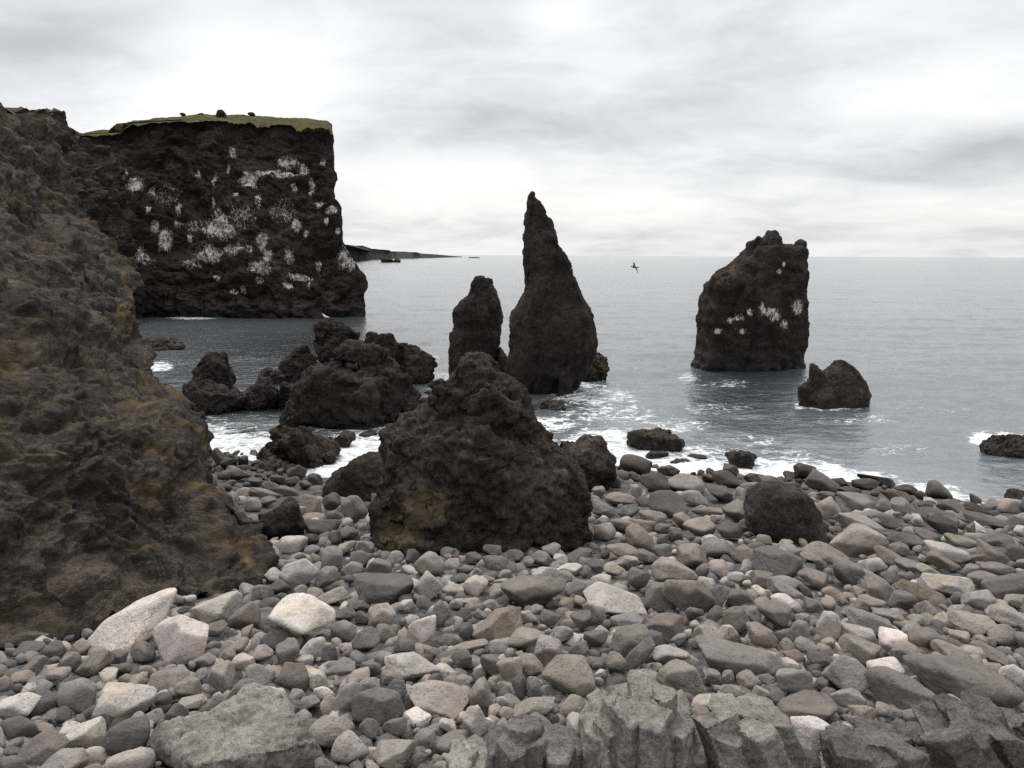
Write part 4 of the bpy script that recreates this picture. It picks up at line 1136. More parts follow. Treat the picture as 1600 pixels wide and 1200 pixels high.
# ------------------------------------------------------------------ the boulders of the beach
# px, py, width, height, tilt in degrees, tone, shape (r rounded, a angular, s flat-sided)[, label of its own]
STONES = '''
206 980 165 66 33 w a|long pale angular boulder leaning up against the foot of the brown hillside
281 1000 80 74 -15 w a|white-topped angular boulder beside the long leaning pale one
341 954 79 56 5 p r|pale humped boulder lying against the foot of the hillside
381 965 52 48 0 b a|squarish brown boulder beside the pale humped one
194 1095 98 58 0 p s|pale even-sided block with a flat top among small grey stones
195 1155 76 60 0 d r|round dark grey boulder just below the pale flat-topped block
133 1152 76 46 32 p s|pale tilted slab behind the round dark grey boulder
62 1174 88 50 28 b a|brown wedge-shaped boulder at the near corner of the beach
96 1192 80 44 0 g s
28 1108 68 42 -8 w r|pale rounded boulder cut off by the edge of the view
121 1087 58 60 0 g r
70 1097 46 38 0 d r
87 1056 48 27 8 k s|small pinkish slab lying flat among dark pebbles
46 1014 48 26 4 d r
85 1016 34 28 0 d r
125 1013 34 24 25 t a
112 1034 30 32 0 g r
149 1041 62 40 15 b a
50 1043 52 26 25 b r
263 1060 66 42 18 t a|tan angular boulder between the white-topped boulder and the grey slab
347 1057 44 46 -30 t a
297 1073 36 40 40 t a
383 1090 66 58 -10 b a|brown block with a lit flat top just above the grey slab
380 1037 38 32 10 p a
408 1055 48 42 0 g a
301 1097 46 26 6 k a
309 1130 68 34 8 k a|pale pinkish angular stone resting on the edge of the grey slab
276 1118 38 40 0 d a
109 1144 44 30 10 p s
29 1138 52 42 0 d r
372 1013 40 26 10 t a
354 1025 30 26 0 u r
319 1033 40 25 5 b r
337 987 40 30 0 b a
411 926 33 25 0 g r
408 1024 40 28 0 k a
472 972 104 80 -6 w r|biggest pale boulder, smooth and humped, in the middle of the grey stones
467 896 64 52 25 p a|pale pointed boulder beside the foot of the hillside
511 903 34 40 -20 g r
519 877 38 48 10 g r
599 922 98 48 0 d s|wide dark slab under a row of small grey stones
591 888 44 35 0 g a
671 884 50 44 0 t r|grey-tan boulder behind a rounder pale one, near the outcrop
670 914 48 46 0 p r|rounded pale grey boulder in front of a grey-tan one
522 931 58 28 12 t r
597 962 44 42 0 k a|blocky pale pinkish stone at the end of a gap of dark pebbles
661 982 50 56 -20 w a|brightest white boulder with a sharp ridge
689 960 33 42 10 g r
776 974 88 52 22 t a|tan slope-sided boulder in the middle of the beach
835 926 108 50 8 b r|long brownish grey boulder with a pale stone at its back
851 896 42 26 0 p a
537 985 42 38 0 g a
488 1013 46 36 10 p r
450 1020 38 42 0 b a
515 1023 27 30 0 d r
457 1060 52 52 0 b a|dark brown block below the biggest pale boulder
495 1062 32 36 15 p r
532 1047 50 32 0 g r
647 1041 96 50 -14 p a|long speckled pale grey boulder, pitted at one end
613 1057 44 22 10 b s
543 1090 50 50 0 k a|pinkish grey block beside a wide dark grey one
590 1107 84 58 0 d s|wide dark grey block with a small peaked stone on its shoulder
618 1077 38 32 30 g a
687 1093 110 54 -10 k a|wide pinkish tan boulder with a rounded edge
647 1094 32 34 0 d r
750 1087 40 48 10 t r
518 1140 76 54 -12 t r|tan pitted rounded boulder beside the grey slab
652 1123 48 30 -12 w r|small white stone in front of the wide pinkish tan boulder
577 1138 34 34 0 g a
617 1136 42 32 0 b r
743 1133 42 60 6 p a|squarish pale stone standing on the narrow fluted rock
617 1175 76 48 8 k a|pinkish angular boulder at the near edge beside a grey one
548 1172 64 58 0 p a|grey pitted boulder at the near edge between pitted tan and pinkish ones
798 1050 42 48 8 t a
767 1041 36 40 0 b r
722 1030 36 34 0 d r
730 1012 72 20 9 t s|thin tan slab standing on edge in the middle stones
780 1010 34 25 0 g r
828 1040 44 34 -15 k r
834 1075 26 38 0 u r|small blue-grey egg-shaped stone standing upright
812 1073 26 38 0 d r
783 1096 22 20 0 p r
553 795 40 44 5 t r|tan boulder standing against the low dark lava shoulder
568 853 36 26 0 k a
565 872 38 26 0 b r
552 892 40 22 0 d r
544 833 36 24 0 g r
503 823 62 30 -8 d r|long dark boulder in the gully between hillside and outcrop
465 818 26 24 0 b r
483 845 32 23 0 x r
645 870 24 26 0 d a
707 922 38 19 -5 p r
735 941 38 18 -8 k r
767 946 30 22 0 g r
572 1003 47 40 0 d a
632 1010 34 29 0 b r
896 832 66 44 0 t a|tan angular boulder against the seaward side of the lava outcrop
960 943 106 54 -16 p a|large pale grey double-humped boulder in the middle of the beach
928 955 38 38 0 p a
1077 933 84 62 -42 b a|big brown angular boulder leaning on its neighbour
1034 933 54 50 0 b a|brown block propping up the big leaning boulder
1053 893 76 42 -14 k r|smooth pinkish boulder behind the big leaning brown one
980 971 56 32 0 u r
1037 980 70 38 14 r a|reddish brown boulder with a blocky end
987 1005 64 54 0 b a|brown boulder with a stone plank leaning on it
1001 1023 30 58 -38 b s|narrow stone plank leaning against a brown boulder
1048 1022 62 34 5 p r|smooth pale grey oval boulder
1152 1034 144 48 -7 g s|long flat grey slab lying among small stones
1066 1058 80 58 -10 t r|big yellowish tan boulder behind the tall fluted rock
963 1040 42 42 -30 b r
888 1058 82 68 -18 t r|large round tan-brown boulder with fine pits
855 1014 46 46 20 k a|pinkish pale stone above the large round tan-brown boulder
822 998 62 38 15 t r
903 918 44 30 0 b a
907 970 36 32 0 b a
1082 869 52 40 -15 t a|tan-grey boulder with a notched top
1121 856 54 34 0 g a
1092 826 52 37 0 t r|round tan boulder with a reddish side
1214 880 78 46 0 d a|dark boulder with a hollowed black face below the black block
1166 865 46 26 -5 r a
1002 845 60 36 -35 b s
977 822 56 22 -8 t s
973 863 56 26 -8 t r
980 878 36 24 0 k r
889 888 44 22 0 w a|small bright white-pink stone among grey pebbles
939 911 34 28 0 p a
997 904 38 34 0 b r
861 858 32 22 0 p r
1104 911 34 20 -10 k r
1158 934 44 32 -10 b r
1151 970 50 42 -40 b a
1175 962 29 30 0 g a
1190 995 56 38 -12 r a|reddish brown brick-shaped boulder above the long flat slab
1140 994 38 36 -30 p a
1107 995 50 38 0 t a
1208 958 58 40 0 b r
1170 1065 42 32 0 t r
1242 1062 60 50 0 g r|round smooth brownish grey boulder beside the long flat slab
1145 1079 42 26 -15 g a
1115 1058 30 28 0 t r
1138 1060 20 26 10 u r
1150 901 28 20 0 p r
1226 915 56 32 0 g r
1231 927 50 20 -18 u s
1261 1110 94 54 -8 b a|broad brown boulder with a dark hollow, between fluted rocks
835 1105 72 38 12 t a|flat-topped tan boulder behind the dark fluted rock
1105 1097 56 30 26 p a|pale angular stone wedged between two fluted rocks
1225 940 42 26 -18 w r
1295 978 38 44 0 p s|pale square-shouldered stone standing upright
1250 985 30 34 0 u r
1253 967 24 20 0 u r
1340 990 58 30 0 k s
1393 1003 46 38 -10 w a|bright white lumpy stone among brown boulders
1413 1023 42 30 0 g r
1342 1015 66 36 -16 t s|tan layered stone with dark grooves
1385 1042 62 34 -8 w r|pale pinkish-white block with rounded corners
1415 1085 128 62 -14 b s|long grey-brown boulder with a pale upper edge, sheltering a dark hollow
1325 1058 72 58 -20 g a|grey peaked boulder behind the long grey-brown one
1500 1060 172 78 -8 b s|biggest brown slab, broad and tilted, behind the largest fluted rock
1585 1060 50 40 -20 p s
1518 977 76 44 -8 t a|tan-grey wedge boulder with a pale ridge
1533 938 58 36 0 g r
1480 914 78 42 -6 p a|pale grey angular boulder with a flat face
1578 920 90 52 25 d a|dark grey ribbed boulder at the edge of the view
1477 865 70 34 -14 p r|smooth pale boulder, whitest of those near the surf
1342 846 80 48 -4 t s|tan slab-topped boulder beside the large black block
1290 863 74 34 -10 t r
1370 922 52 40 -35 b a|dark brown boulder with a white upper edge
1323 895 56 40 -20 b a
1302 929 38 28 0 t r
1360 945 48 28 0 t r
1388 960 54 20 0 g r
1360 974 80 34 -14 g a
1412 940 46 36 0 b a
1447 953 36 32 0 g r
1430 968 26 22 0 k r
1440 928 88 28 -20 o s|orange-brown plank-like stone lying on a slant
1498 995 32 24 0 k r
1450 1000 60 38 0 b r|round brown boulder with a darker ring, near the white lumpy stone
1485 1020 64 28 -10 b r
1572 960 62 36 0 k r
1570 993 50 36 0 g a
1553 1025 76 20 -20 b s
1325 1090 56 38 0 g a
1347 1114 48 28 0 t r
1490 1107 64 46 15 k a|pinkish grey stone lying along the top of the largest fluted rock
1447 1118 28 24 0 p a
1270 1148 78 58 -10 w s|pale tan square slab wedged between fluted and dark ragged rocks
1388 872 54 24 -22 b s
1413 843 58 28 0 d r
1403 858 34 24 0 b r
1447 838 44 24 -20 r a
1473 880 54 22 -22 o s
1382 814 54 25 -15 d r
1345 822 84 34 -22 g r|long smooth grey boulder sloping down beside the tan slab-topped one
1472 818 48 28 0 d r
1540 815 74 24 -10 d r
1562 843 52 20 -8 d a
1588 865 42 28 0 d r
1550 868 58 32 -20 b a
1500 848 50 22 0 b r
1560 888 54 20 0 g r
993 727 46 32 -15 d a|dark humped rock at the edge of the surf behind the outcrop
1044 735 36 18 -10 b r
1023 754 48 30 0 x a
1070 757 62 34 -5 g r
1085 778 48 26 -12 t r
1044 788 64 42 -8 d a|dark trapezoid boulder among tan ones near the surf
969 780 50 24 -4 t r
982 801 36 26 0 d r
1020 810 48 22 -6 t s
1004 821 46 24 -12 r r
1108 800 56 18 0 t r
1148 798 42 36 -10 g a
1124 771 46 26 -15 d r
1067 813 34 26 0 t r
1056 836 24 26 0 t a
1142 736 24 20 0 b r
1136 750 48 26 -18 m r
1181 748 38 16 -8 d r
1208 753 48 20 -6 o r|orange-brown rock at the waterline behind the large black block
1177 762 42 20 -12 g r
1258 737 34 30 20 m r|mossy yellow-brown rock where the surf meets the stones
943 797 46 26 -18 b r
935 768 22 18 0 g r
993 769 24 24 0 t r
1288 757 50 32 -25 d a|dark grey ridge-backed rock next to the mossy yellow-brown one
1312 755 38 18 -10 x r
1352 757 42 19 -4 m r
1369 750 46 16 -12 x r
1334 738 22 15 -10 x r
1399 777 52 24 -14 m r|orange-tinged dome of rock in the thin white wash
1415 765 44 15 -8 x r
1425 754 24 8 -6 x r
1451 790 34 20 -5 m r
1487 793 46 24 -20 d r
1526 796 44 18 -12 x r
1534 814 78 22 -14 g r|long smooth grey boulder at the waterline on the far shore
1585 818 28 22 0 d a
1337 786 62 28 -8 g a
1411 792 38 26 -10 g a
1295 795 38 36 0 k r
1377 813 56 24 -10 u r
1473 820 48 28 -12 x r
1463 805 58 20 -8 d r
1327 768 36 16 -10 x r
1290 774 30 14 0 d r
430 719 44 28 -30 d r|dark egg-shaped boulder lying on the mossy rock in the cove
463 737 32 26 -20 b r
341 715 18 32 10 g r
358 727 26 24 0 x a
372 741 40 22 -20 u r
400 755 32 18 -20 u r
424 762 34 20 -35 u r
414 772 48 16 -22 u r|long slim blue-grey stone in the gully of the cove
484 791 46 40 -15 t a|tan-grey block in the gully below the low lava shoulder
519 786 28 30 10 d r
523 808 28 22 0 d r
400 773 26 14 -35 r r
436 750 30 16 -15 d r
450 768 36 16 -20 u a
519 721 18 13 0 g r
538 726 30 18 -15 d r
508 733 22 9 0 d r
490 750 28 20 0 x r
457 752 24 16 0 g r
415 785 34 18 0 g r
466 801 24 22 0 k r
460 800 20 16 0 g r
577 842 30 20 10 p r
640 850 34 20 0 b r
770 858 34 20 0 g r
800 868 40 26 0 b r
845 872 36 26 0 g r
740 872 30 18 0 d r
700 862 26 16 0 g r
905 868 46 24 10 d r
930 885 36 26 -20 d a
1010 870 40 22 -10 b r
1035 860 30 24 0 g r
1140 830 40 30 -10 d r
1165 822 26 24 0 g a
1110 845 30 20 0 p r
1190 905 40 26 -15 b r
1270 905 50 30 -10 b r
1250 890 40 22 -20 g r
1420 885 46 24 -12 g r
1395 905 40 22 -15 d r
1450 892 40 20 -18 t r
1540 905 54 26 -10 b r
1590 940 40 26 0 t r
1330 960 34 24 0 g r
1270 945 30 24 0 g r
1240 950 26 20 0 k r
880 900 30 20 0 g r
960 890 36 22 0 t r
720 905 34 20 0 d r
760 905 30 18 0 b r
790 900 24 20 0 g r
725 960 26 22 0 d r
750 960 24 20 0 g r
700 1000 36 26 0 b r
860 965 36 26 0 d r
880 990 34 26 0 g r
930 1000 40 30 0 d r
905 1015 34 28 0 b r
940 990 30 24 0 k r
1020 1000 36 26 0 d r
1085 960 30 26 0 d r
1120 935 36 40 -50 d r
1200 1030 40 26 0 k r
1260 1010 40 26 -15 g r
1280 1030 40 28 0 d a
1300 1050 34 26 0 b r
1460 1040 36 26 0 t r
1440 1030 34 22 0 b r
1520 1020 40 24 -12 k r
1560 1085 46 30 0 d a
1215 1090 36 30 0 d r
1190 1085 30 26 0 g r
960 1080 36 26 0 d r
930 1090 30 22 0 t r
860 1105 30 26 0 k r
700 1055 30 22 0 k r
680 1062 26 20 0 d r
580 1045 34 30 0 d r
560 1060 40 28 10 k r
600 1030 34 26 0 g r
430 1000 46 34 0 d r
440 960 30 30 0 g r
540 960 36 22 0 d r
560 945 38 20 0 d r
'''
TONES = {'w': (0.57, 0.545, 0.51), 'p': (0.40, 0.378, 0.35), 'g': (0.205, 0.195, 0.185), 't': (0.27, 0.23, 0.182), 'b': (0.172, 0.142, 0.118), 'k': (0.30, 0.253, 0.225), 'r': (0.185, 0.128, 0.102),
         'd': (0.098, 0.090, 0.087), 'x': (0.040, 0.037, 0.036), 'm': (0.075, 0.058, 0.028), 'u': (0.185, 0.188, 0.195), 'o': (0.20, 0.145, 0.085)}
TONE_WORD = {'w': 'whitish', 'p': 'pale grey', 'g': 'mid-grey', 't': 'tan', 'b': 'brown', 'k': 'pinkish', 'r': 'reddish brown', 'd': 'dark grey', 'x': 'black', 'm': 'mossy brown', 'u': 'blue-grey', 'o': 'orange-brown'}

def stone_mat():
    m, n = new_mat('beach stone')
    P = n.pos()
    tone = n.attr('tone', 'Color')
    big = n.noise(P, 2.6, 4, 0.6, 0.5)
    mid = n.noise(P, 13, 5, 0.65, 0.3)
    fine = n.noise(P, 75, 3, 0.7)
    k = n.math('ADD', n.mapr(big, 0.3, 0.7, 0.80, 1.16, False), n.math('ADD', n.mapr(mid, 0.3, 0.7, -0.16, 0.16, False), n.mapr(fine, 0.3, 0.7, -0.16, 0.16, False)))
    col = n.mix(1.0, tone, n.comb(k, k, k), 'MULTIPLY')
    hue = n.mapr(n.noise(n.vmath('ADD', P, (9, 4, 2)), 3.4, 4, 0.6, 0.8), 0.45, 0.72, 0, 0.45)
    col = n.mix(hue, col, n.mix(1.0, col, (1.12, 0.96, 0.78), 'MULTIPLY'))
    pit = n.mapr(n.noise(P, 38, 3, 0.6), 0.63, 0.70, 0, 0.7)
    pit = n.math('MULTIPLY', pit, n.mapr(n.noise(P, 0.9, 2), 0.42, 0.6, 0, 1))
    col = n.mix(pit, col, (0.04, 0.035, 0.03))
    cr = n.voronoi(n.vmath('ADD', P, n.scale(n.noise(P, 4, 3, 0.6, out=1), 0.5)), 2.3, 'DISTANCE_TO_EDGE')
    crf = n.math('MULTIPLY', n.mapr(cr, 0.0, 0.012, 0.35, 0), n.mapr(n.noise(P, 1.7, 2), 0.56, 0.66, 0, 1))
    col = n.mix(crf, col, (0.05, 0.045, 0.04))
    z = n.sep(P)[2]
    zz = n.math('ADD', z, n.math('MULTIPLY', n.math('SUBTRACT', n.noise(P, 0.5, 4), 0.5), 0.9))
    wet = n.mapr(zz, 0.8, 2.3, 1, 0)
    col = n.mix(n.math('MULTIPLY', wet, 0.85), col, n.mix(1.0, col, (0.24, 0.215, 0.20), 'MULTIPLY'))
    ro = n.mapr(wet, 0, 1, 0.88, 0.48, False)
    h = n.math('ADD', n.math('MULTIPLY', mid, 0.5), n.math('ADD', n.math('MULTIPLY', fine, 0.16), n.math('MULTIPLY', pit, -0.22)))
    h = n.math('ADD', h, n.math('MULTIPLY', crf, -0.4))
    b = n.node('ShaderNodeBump', {'Strength': 0.7, 'Distance': 0.07, 'Height': h})
    bs = n.node('ShaderNodeBsdfPrincipled', {'Base Color': col, 'Roughness': ro, 'Normal': b.outputs[0], 'Specular IOR Level': 0.3})
    return finish(m, n, bs.outputs[0])
MAT_STONE = stone_mat()

def tone_color(t, rng):
    c = np.array(TONES[t]); g = c.mean() * np.array([1.115, 0.99, 0.90])
    c = (c * 0.36 + g * 0.64); c = 0.85 * c + 0.15 * np.array([0.235, 0.21, 0.19])
    return c * 1.13 * rng.uniform(0.84, 1.16) * (1 + rng.uniform(-0.014, 0.014, 3))

def stone_verts(px, py, w, h, ang, style, seed, sub, lift=0.5, yaw=0.0, depth=None):
    """a stone that fills the given extent when seen from the camera and rests on the beach at that spot"""
    rng = np.random.RandomState(seed)
    q, f = stone_shape(sub, rng, style)
    p, ok = hit_beach([px], [py + 0.12 * h])
    if not ok[0]:
        return None
    p = p[0]
    dv = p - EYE; dist = np.linalg.norm(dv)
    th = math.asin(-dv[2] / dist)
    s = float(dv @ F_) / FOC
    a = w / 2 * s
    hv = h / 2 * s
    b = (depth or rng.uniform(0.75, 0.98)) * min(a, hv * 1.7)
    c = math.sqrt(max(hv ** 2 - (b * math.sin(th)) ** 2, (0.52 * hv) ** 2)) / math.cos(th)
    p, ok = hit_beach([px], [py], lift * c)
    p = p[0]
    e2 = np.array([dv[0], dv[1], 0]); e2 /= np.linalg.norm(e2)
    e1 = np.array([e2[1], -e2[0], 0]); e3 = np.array([0, 0, 1.0])
    ca, sa = math.cos(rad(ang)), math.sin(rad(ang))
    cy, sy = math.cos(yaw), math.sin(yaw)
    q = q * np.array([a, b, c])
    x = q[:, 0] * cy - q[:, 1] * sy; y = q[:, 0] * sy + q[:, 1] * cy
    x, z = x * ca - q[:, 2] * sa, x * sa + q[:, 2] * ca
    V = p + x[:, None] * e1 + y[:, None] * e2 + z[:, None] * e3
    return V, f, p, s

rows = []
for ln in STONES.strip().splitlines():
    body, _, lab = ln.partition('|')
    t = body.split()
    rows.append(dict(px=float(t[0]), py=float(t[1]), w=float(t[2]), h=float(t[3]), ang=float(t[4]), tone=t[5], shape=t[6], label=lab.strip() or None))

# filling stones: thrown where the big ones leave room, largest first
OW, OH = 2300, 640                                   # occupancy raster over px -350..1950, py 660..1300
occ = np.zeros((OH, OW), bool)
yy, xx = np.mgrid[0:OH, 0:OW]
def mark(px, py, w, h, ang=0, k=1.0):
    cx, cy = px + 350, py - 660
    R = int(max(w, h) / 2 * k) + 2
    x0, x1, y0, y1 = max(0, int(cx - R)), min(OW, int(cx + R)), max(0, int(cy - R)), min(OH, int(cy + R))
    if x0 >= x1 or y0 >= y1: return
    X = xx[y0:y1, x0:x1] - cx; Y = -(yy[y0:y1, x0:x1] - cy)
    ca, sa = math.cos(rad(ang)), math.sin(rad(ang))
    u = (X * ca + Y * sa) / (w / 2 * k); v = (-X * sa + Y * ca) / (h / 2 * k)
    occ[y0:y1, x0:x1] |= (u * u + v * v) < 1
for r in rows: mark(r['px'], r['py'], r['w'], r['h'], r['ang'], 0.92)
for a in [(372, 1165, 270, 130), (840, 1220, 140, 190), (998, 1190, 180, 280), (1170, 1200, 160, 220), (1370, 1220, 160, 180), (1550, 1210, 230, 230), (735, 1220, 64, 120), (372, 1230, 270, 120), (900, 1260, 1000, 120), (1226, 805, 114, 84), (750, 720, 330, 300), (545, 745, 110, 60), (920, 725, 80, 90), (444, 808, 60, 56), (462, 700, 100, 66)]:
    mark(*a)
HILL_EDGE = np.array([(640, 300), (690, 330), (740, 343), (785, 385), (810, 410), (860, 418), (895, 424), (920, 380), (940, 270), (990, 150), (1014, 0), (1040, -150), (1090, -340)], float)
blocked = np.zeros((OH, OW), bool)
_keep = occ; occ = blocked
for a in [(840, 1220, 140, 190), (998, 1190, 180, 280), (1165, 1210, 130, 190), (1375, 1225, 150, 150), (1540, 1220, 220, 210), (735, 1225, 60, 110), (372, 1215, 260, 170)]:
    mark(*a)
occ = _keep
rng = np.random.RandomState(11)
fill = []
for size, tries in ((38, 800), (30, 3000), (24, 8000), (18, 10000), (13, 9000)):
    pxs = rng.uniform(-340, 1940, tries); pys = 690 + (rng.uniform(0, 1, tries) ** 0.95) * 590
    zs = hit_beach(pxs, pys)[0][:, 2]
    for px, py, gz in zip(pxs, pys, zs):
        if px < np.interp(py, HILL_EDGE[:, 0], HILL_EDGE[:, 1]) + (4 if py > 890 else -50): continue
        sc = rng.uniform(0.8, 1.25) * np.interp(py, [700, 800, 950, 1100, 1250], [0.62, 0.95, 1.0, 1.05, 1.25])
        w = size * sc * rng.uniform(0.9, 1.35); h = size * sc * rng.uniform(0.62, 0.9)
        ix, iy = int(px + 350), int(py - 660)
        x0, x1, y0, y1 = int(ix - w * .36), int(ix + w * .36) + 1, int(iy - h * .36), int(iy + h * .36) + 1
        if y0 < 0 or x0 < 0 or y1 >= OH or x1 >= OW: continue
        if occ[iy, ix] or occ[y0:y1, x0:x1].mean() > 0.16: continue
        if gz < rng.uniform(-0.25, 0.12): continue
        mark(px, py, w, h, 0, 0.95)
        fill.append((px, py, w, h, size))
for size, tries in ((26, 1500), (19, 3000), (13, 6000)):
    pxs = rng.uniform(280, 1940, tries); pys = rng.uniform(705, 870, tries)      # the surf edge, where the traced stones lie far apart
    zs = hit_beach(pxs, pys)[0][:, 2]
    for px, py, gz in zip(pxs, pys, zs):
        if gz > 1.3 or gz < rng.uniform(-0.35, 0.1): continue
        w = size * rng.uniform(0.9, 1.6); h = size * rng.uniform(0.45, 0.7)
        ix, iy = int(px + 350), int(py - 660)
        if occ[iy, ix] or occ[int(iy - h * .36):int(iy + h * .36) + 1, int(ix - w * .36):int(ix + w * .36) + 1].mean() > 0.2: continue
        if px < np.interp(py, HILL_EDGE[:, 0], HILL_EDGE[:, 1]) + (4 if py > 890 else -50): continue
        mark(px, py, w, h, 0, 0.95); fill.append((px, py, w, h, 23))
# a second, lower layer, so that the gaps between the stones show more stones
under = []
upx = rng.uniform(-340, 1940, 4200); upy = 692 + rng.uniform(0, 1, 4200) * 590
uz = hit_beach(upx, upy)[0][:, 2]
for px, py, gz in zip(upx, upy, uz):
    if px < np.interp(py, HILL_EDGE[:, 0], HILL_EDGE[:, 1]) - (6 if py > 890 else 55) or gz < 0.05: continue
    if 0 <= py - 660 < OH and 0 <= px + 350 < OW and blocked[int(py - 660), int(px + 350)]: continue
    sz = rng.uniform(15, 36) * np.interp(py, [700, 800, 1250], [0.6, 0.95, 1.2])
    under.append((px, py, sz * rng.uniform(1, 1.4), sz * 0.85, 0))

def random_tone(rng, z):
    if z < 0.5: return rng.choice(list('ddxxmmbg'))
    if z < 1.4: return rng.choice(list('dddgguubbtxr'))
    return rng.choice(list('ggggddddubbbbbttttkpppdd'))

stones = []                                           # every stone: mesh data before it is decided who becomes a thing
for k, r in enumerate(rows):
    big = max(r['w'], r['h'])
    g = stone_verts(r['px'], r['py'], r['w'] * 0.94, r['h'] * 0.94, r['ang'], r['shape'], 1000 + k, 5 if big > 70 else 4, 0.8)
    if g is None: continue
    stones.append(dict(V=g[0], f=g[1], p=g[2], s=g[3], row=r, col=tone_color(r['tone'], np.random.RandomState(k)), px=r['px'], py=r['py'], w=r['w'], h=r['h'], traced=True))
def batch(lst, lift, sub_big, base):
    if not lst: return
    A = np.array(lst, float)
    P, ok = hit_beach(A[:, 0], A[:, 1] + 0.1 * A[:, 3], 0.0)
    for k in range(len(A)):
        if not ok[k]: continue
        r2 = np.random.RandomState(base + k)
        px, py, w, h, size = A[k]
        p = P[k]; dv = p - EYE; s = float(dv @ F_) / FOC
        a = w / 2 * s; c = h / 2 * s * r2.uniform(0.85, 1.0); b = a * r2.uniform(0.65, 0.95)
        st = r2.choice(['r', 'a', 'a', 's', 'a'] if p[2] > 1.2 else ['r', 'r', 'a', 'r'])
        q, f = PROTO[(st, 3 if size >= 23 else 2)][r2.randint(NPROTO)]
        ax = r2.normal(size=3); yaw = r2.uniform(0, 6.28)
        tl = r2.normal(0, 0.4); t2 = r2.normal(0, 0.35)
        q = q * np.array([a, b, c])
        cy, sy = math.cos(yaw), math.sin(yaw)
        x = q[:, 0] * cy - q[:, 1] * sy; y = q[:, 0] * sy + q[:, 1] * cy; z = q[:, 2]
        x, z = x * math.cos(tl) - z * math.sin(tl), x * math.sin(tl) + z * math.cos(tl)
        y, z = y * math.cos(t2) - z * math.sin(t2), y * math.sin(t2) + z * math.cos(t2)
        cen = p + np.array([0, 0, c * lift])
        V = cen + np.stack([x, y, z], -1)
        tn = random_tone(r2, p[2])
        stones.append(dict(V=V, f=f, p=cen, s=s, row=dict(tone=tn, shape=st, ang=0, label=None), col=tone_color(tn, r2), px=px, py=py, w=w, h=h, traced=False))
NPROTO = 14
PROTO = {(st, sub): [stone_shape(sub, np.random.RandomState(500 + 37 * i + sub), st) for i in range(NPROTO)] for st in 'ras' for sub in (2, 3)}
batch(fill, 0.62, 3, 20000)
batch(under, -0.45, 2, 60000)

# ---- which stones show most of themselves to the camera
from mathutils.bvhtree import BVHTree
def visible_counts():
    Vs, Fs, own, n = [], [], [], 0
    v2, f2 = ico(2)
    for i, s in enumerate(stones):
        V, f = s['V'], s['f']
        Vs.append(V); Fs.append(f + n); own.append(np.full(len(f), i)); n += len(V)
    nst = n
    for o in list(COL.objects):                        # the other rocks hide stones too
        if o.type == 'MESH' and o.name.split('.')[0] in ('hillside', 'lava_outcrop', 'lava_rock', 'jointed_rock', 'slab_rock', 'sea_rock', 'beach', 'sea'):
            me = o.data
            co = mesh_co(me) + np.array(o.matrix_world.translation if o.parent is None else o.location)
            co = mesh_co(me) + np.array(o.location)
            me.calc_loop_triangles()
            t = np.empty(len(me.loop_triangles) * 3, np.int32); me.loop_triangles.foreach_get('vertices', t)
            t = t.reshape(-1, 3)
            Vs.append(co); Fs.append(t + n); own.append(np.full(len(t), -1)); n += len(co)
    V = np.vstack(Vs); Fc = np.vstack(Fs); own = np.concatenate(own)
    tree = BVHTree.FromPolygons(V.tolist(), Fc.tolist(), all_triangles=True)
    cnt = np.zeros(len(stones), int)
    e = Vector(EYE)
    for py in range(672, 1200, 4):
        ds = ray(np.arange(2, 1600, 4), np.full(400, py))
        for d in ds:
            h = tree.ray_cast(e, Vector(d))
            if h[2] is not None:
                w = own[h[2]]
                if w >= 0: cnt[w] += 1
    return cnt
CNT = visible_counts()
order = np.argsort(-CNT)
chosen = [i for i in order if CNT[i] >= 3 and (stones[i]['traced'])][:300]
chosen += [i for i in order if CNT[i] >= 3 and not stones[i]['traced']][:300 - len(chosen)] if len(chosen) < 300 else []
chosen = set(chosen)

# ---- labels that single each stone out: by its own look, else by what it lies beside
marks_ = [i for i in chosen if stones[i]['row']['label']]
SHORT = {}
for i in marks_:
    w = stones[i]['row']['label'].split()
    SHORT[i] = stones[i]['row']['label']
def head_phrase(lab):
    """the part of a label that names the stone, without where it lies"""
    for cut in (' lying ', ' leaning ', ' beside ', ' between ', ' among ', ' with ', ' resting ', ' just ', ' behind ', ' in front ', ' at the ', ' below ', ' in the ', ' near ', ' under ', ' above ', ' standing ', ' against ', ' on ', ' cut off ', ', ', ' propping ', ' where ', ' next ', ' along ', ' sheltering ', ' wedged ', ' sloping '):
        k = lab.find(cut)
        if k > 0: lab = lab[:k]
    return lab
heads = {}
for i in marks_: heads.setdefault(head_phrase(stones[i]['row']['label']), []).append(i)
LAND = [(stones[v[0]]['px'], stones[v[0]]['py'], h) for h, v in heads.items() if len(v) == 1 and len(h.split()) <= 6]
LAND += [(1226, 805, 'large black square-cut block'), (372, 1150, 'broad grey slab'), (998, 1060, 'tall middle fluted rock'), (840, 1130, 'dark fluted rock'), (1500, 1100, 'largest fluted rock'), (444, 810, 'dark furrowed lava rock'),
         (462, 700, 'weedy pyramid rock in the surf'), (560, 745, 'low dark lava shoulder'), (1024, 688, 'humped rock with brown weed'), (590, 850, 'ochre foot of the outcrop'), (900, 850, 'dark foot of the outcrop'), (420, 880, 'ochre foot of the hillside')]
used = {}
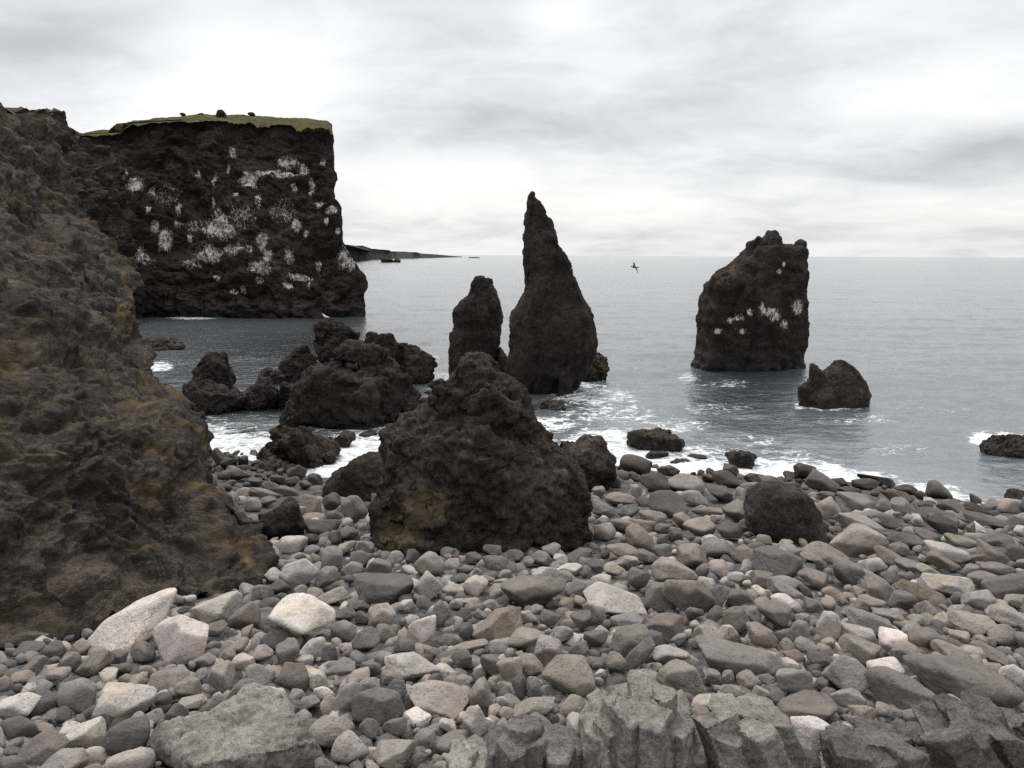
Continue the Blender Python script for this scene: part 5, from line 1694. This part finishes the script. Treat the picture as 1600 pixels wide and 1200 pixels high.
def direction(dx, dy):
    a = math.degrees(math.atan2(-dy * 1.25, dx)) % 360
    return ['to the right of', 'behind and right of', 'behind', 'behind and left of', 'to the left of', 'in front and left of', 'in front of', 'in front and right of'][int(((a + 22.5) % 360) // 45)]
def auto_label(i):
    s = stones[i]; r = s['row']
    asp = s['w'] / max(s['h'], 1)
    size = 'large ' if max(s['w'], s['h']) > 64 else 'small ' if max(s['w'], s['h']) < 31 else ''
    shape = {'r': 'rounded', 'a': 'angular', 's': 'flat-sided'}[r['shape']]
    if asp > 2.2: shape = 'long ' + shape
    tw = TONE_WORD[r['tone']]
    if s['p'][2] < 0.75 and r['tone'] not in 'xm': tw = 'wet ' + tw
    near = sorted(LAND, key=lambda L: (L[0] - s['px']) ** 2 + ((L[1] - s['py']) * 1.25) ** 2)
    for far in near[:10]:
        dx, dy = s['px'] - far[0], s['py'] - far[1]
        lab = f"{size}{tw} {shape} stone {direction(dx, dy)} the {far[2]}"
        if len(lab.split()) <= 16 and lab not in used:
            used[lab] = i
            return lab
    return lab
for i in marks_: used[stones[i]['row']['label']] = i

rest_V, rest_F, rest_C, nr_ = [], [], [], 0
for i in order:
    s = stones[i]
    if i in chosen:
        me = new_mesh('boulder', s['V'], s['f'], MAT_STONE, colors={'tone': s['col']})
        o = link('boulder', me)
        tag(o, s['row']['label'] or auto_label(i), 'boulder', 'boulders of the stony beach')
    else:
        rest_V.append(s['V']); rest_F.append(s['f'] + nr_); nr_ += len(s['V']); rest_C.append(np.repeat(s['col'][None], len(s['V']), 0))
me = new_mesh('cobbles', np.vstack(rest_V), np.vstack(rest_F), MAT_STONE, colors={'tone': np.vstack(rest_C)})
tag(link('cobbles', me, origin=(0, 0, 0)), 'small grey cobbles filling the gaps between the boulders', kind='stuff')
# ------------------------------------------------------------------ render settings
S.render.engine = 'CYCLES'
S.view_settings.view_transform = 'Standard'
S.view_settings.look = 'None'
S.view_settings.exposure = 0.0
S.view_settings.gamma = 1.0
S.cycles.use_denoising = False
S.cycles.max_bounces = 6
S.cycles.diffuse_bounces = 3
S.cycles.glossy_bounces = 3
S.cycles.sample_clamp_direct = 2.0
S.cycles.sample_clamp_indirect = 2.0
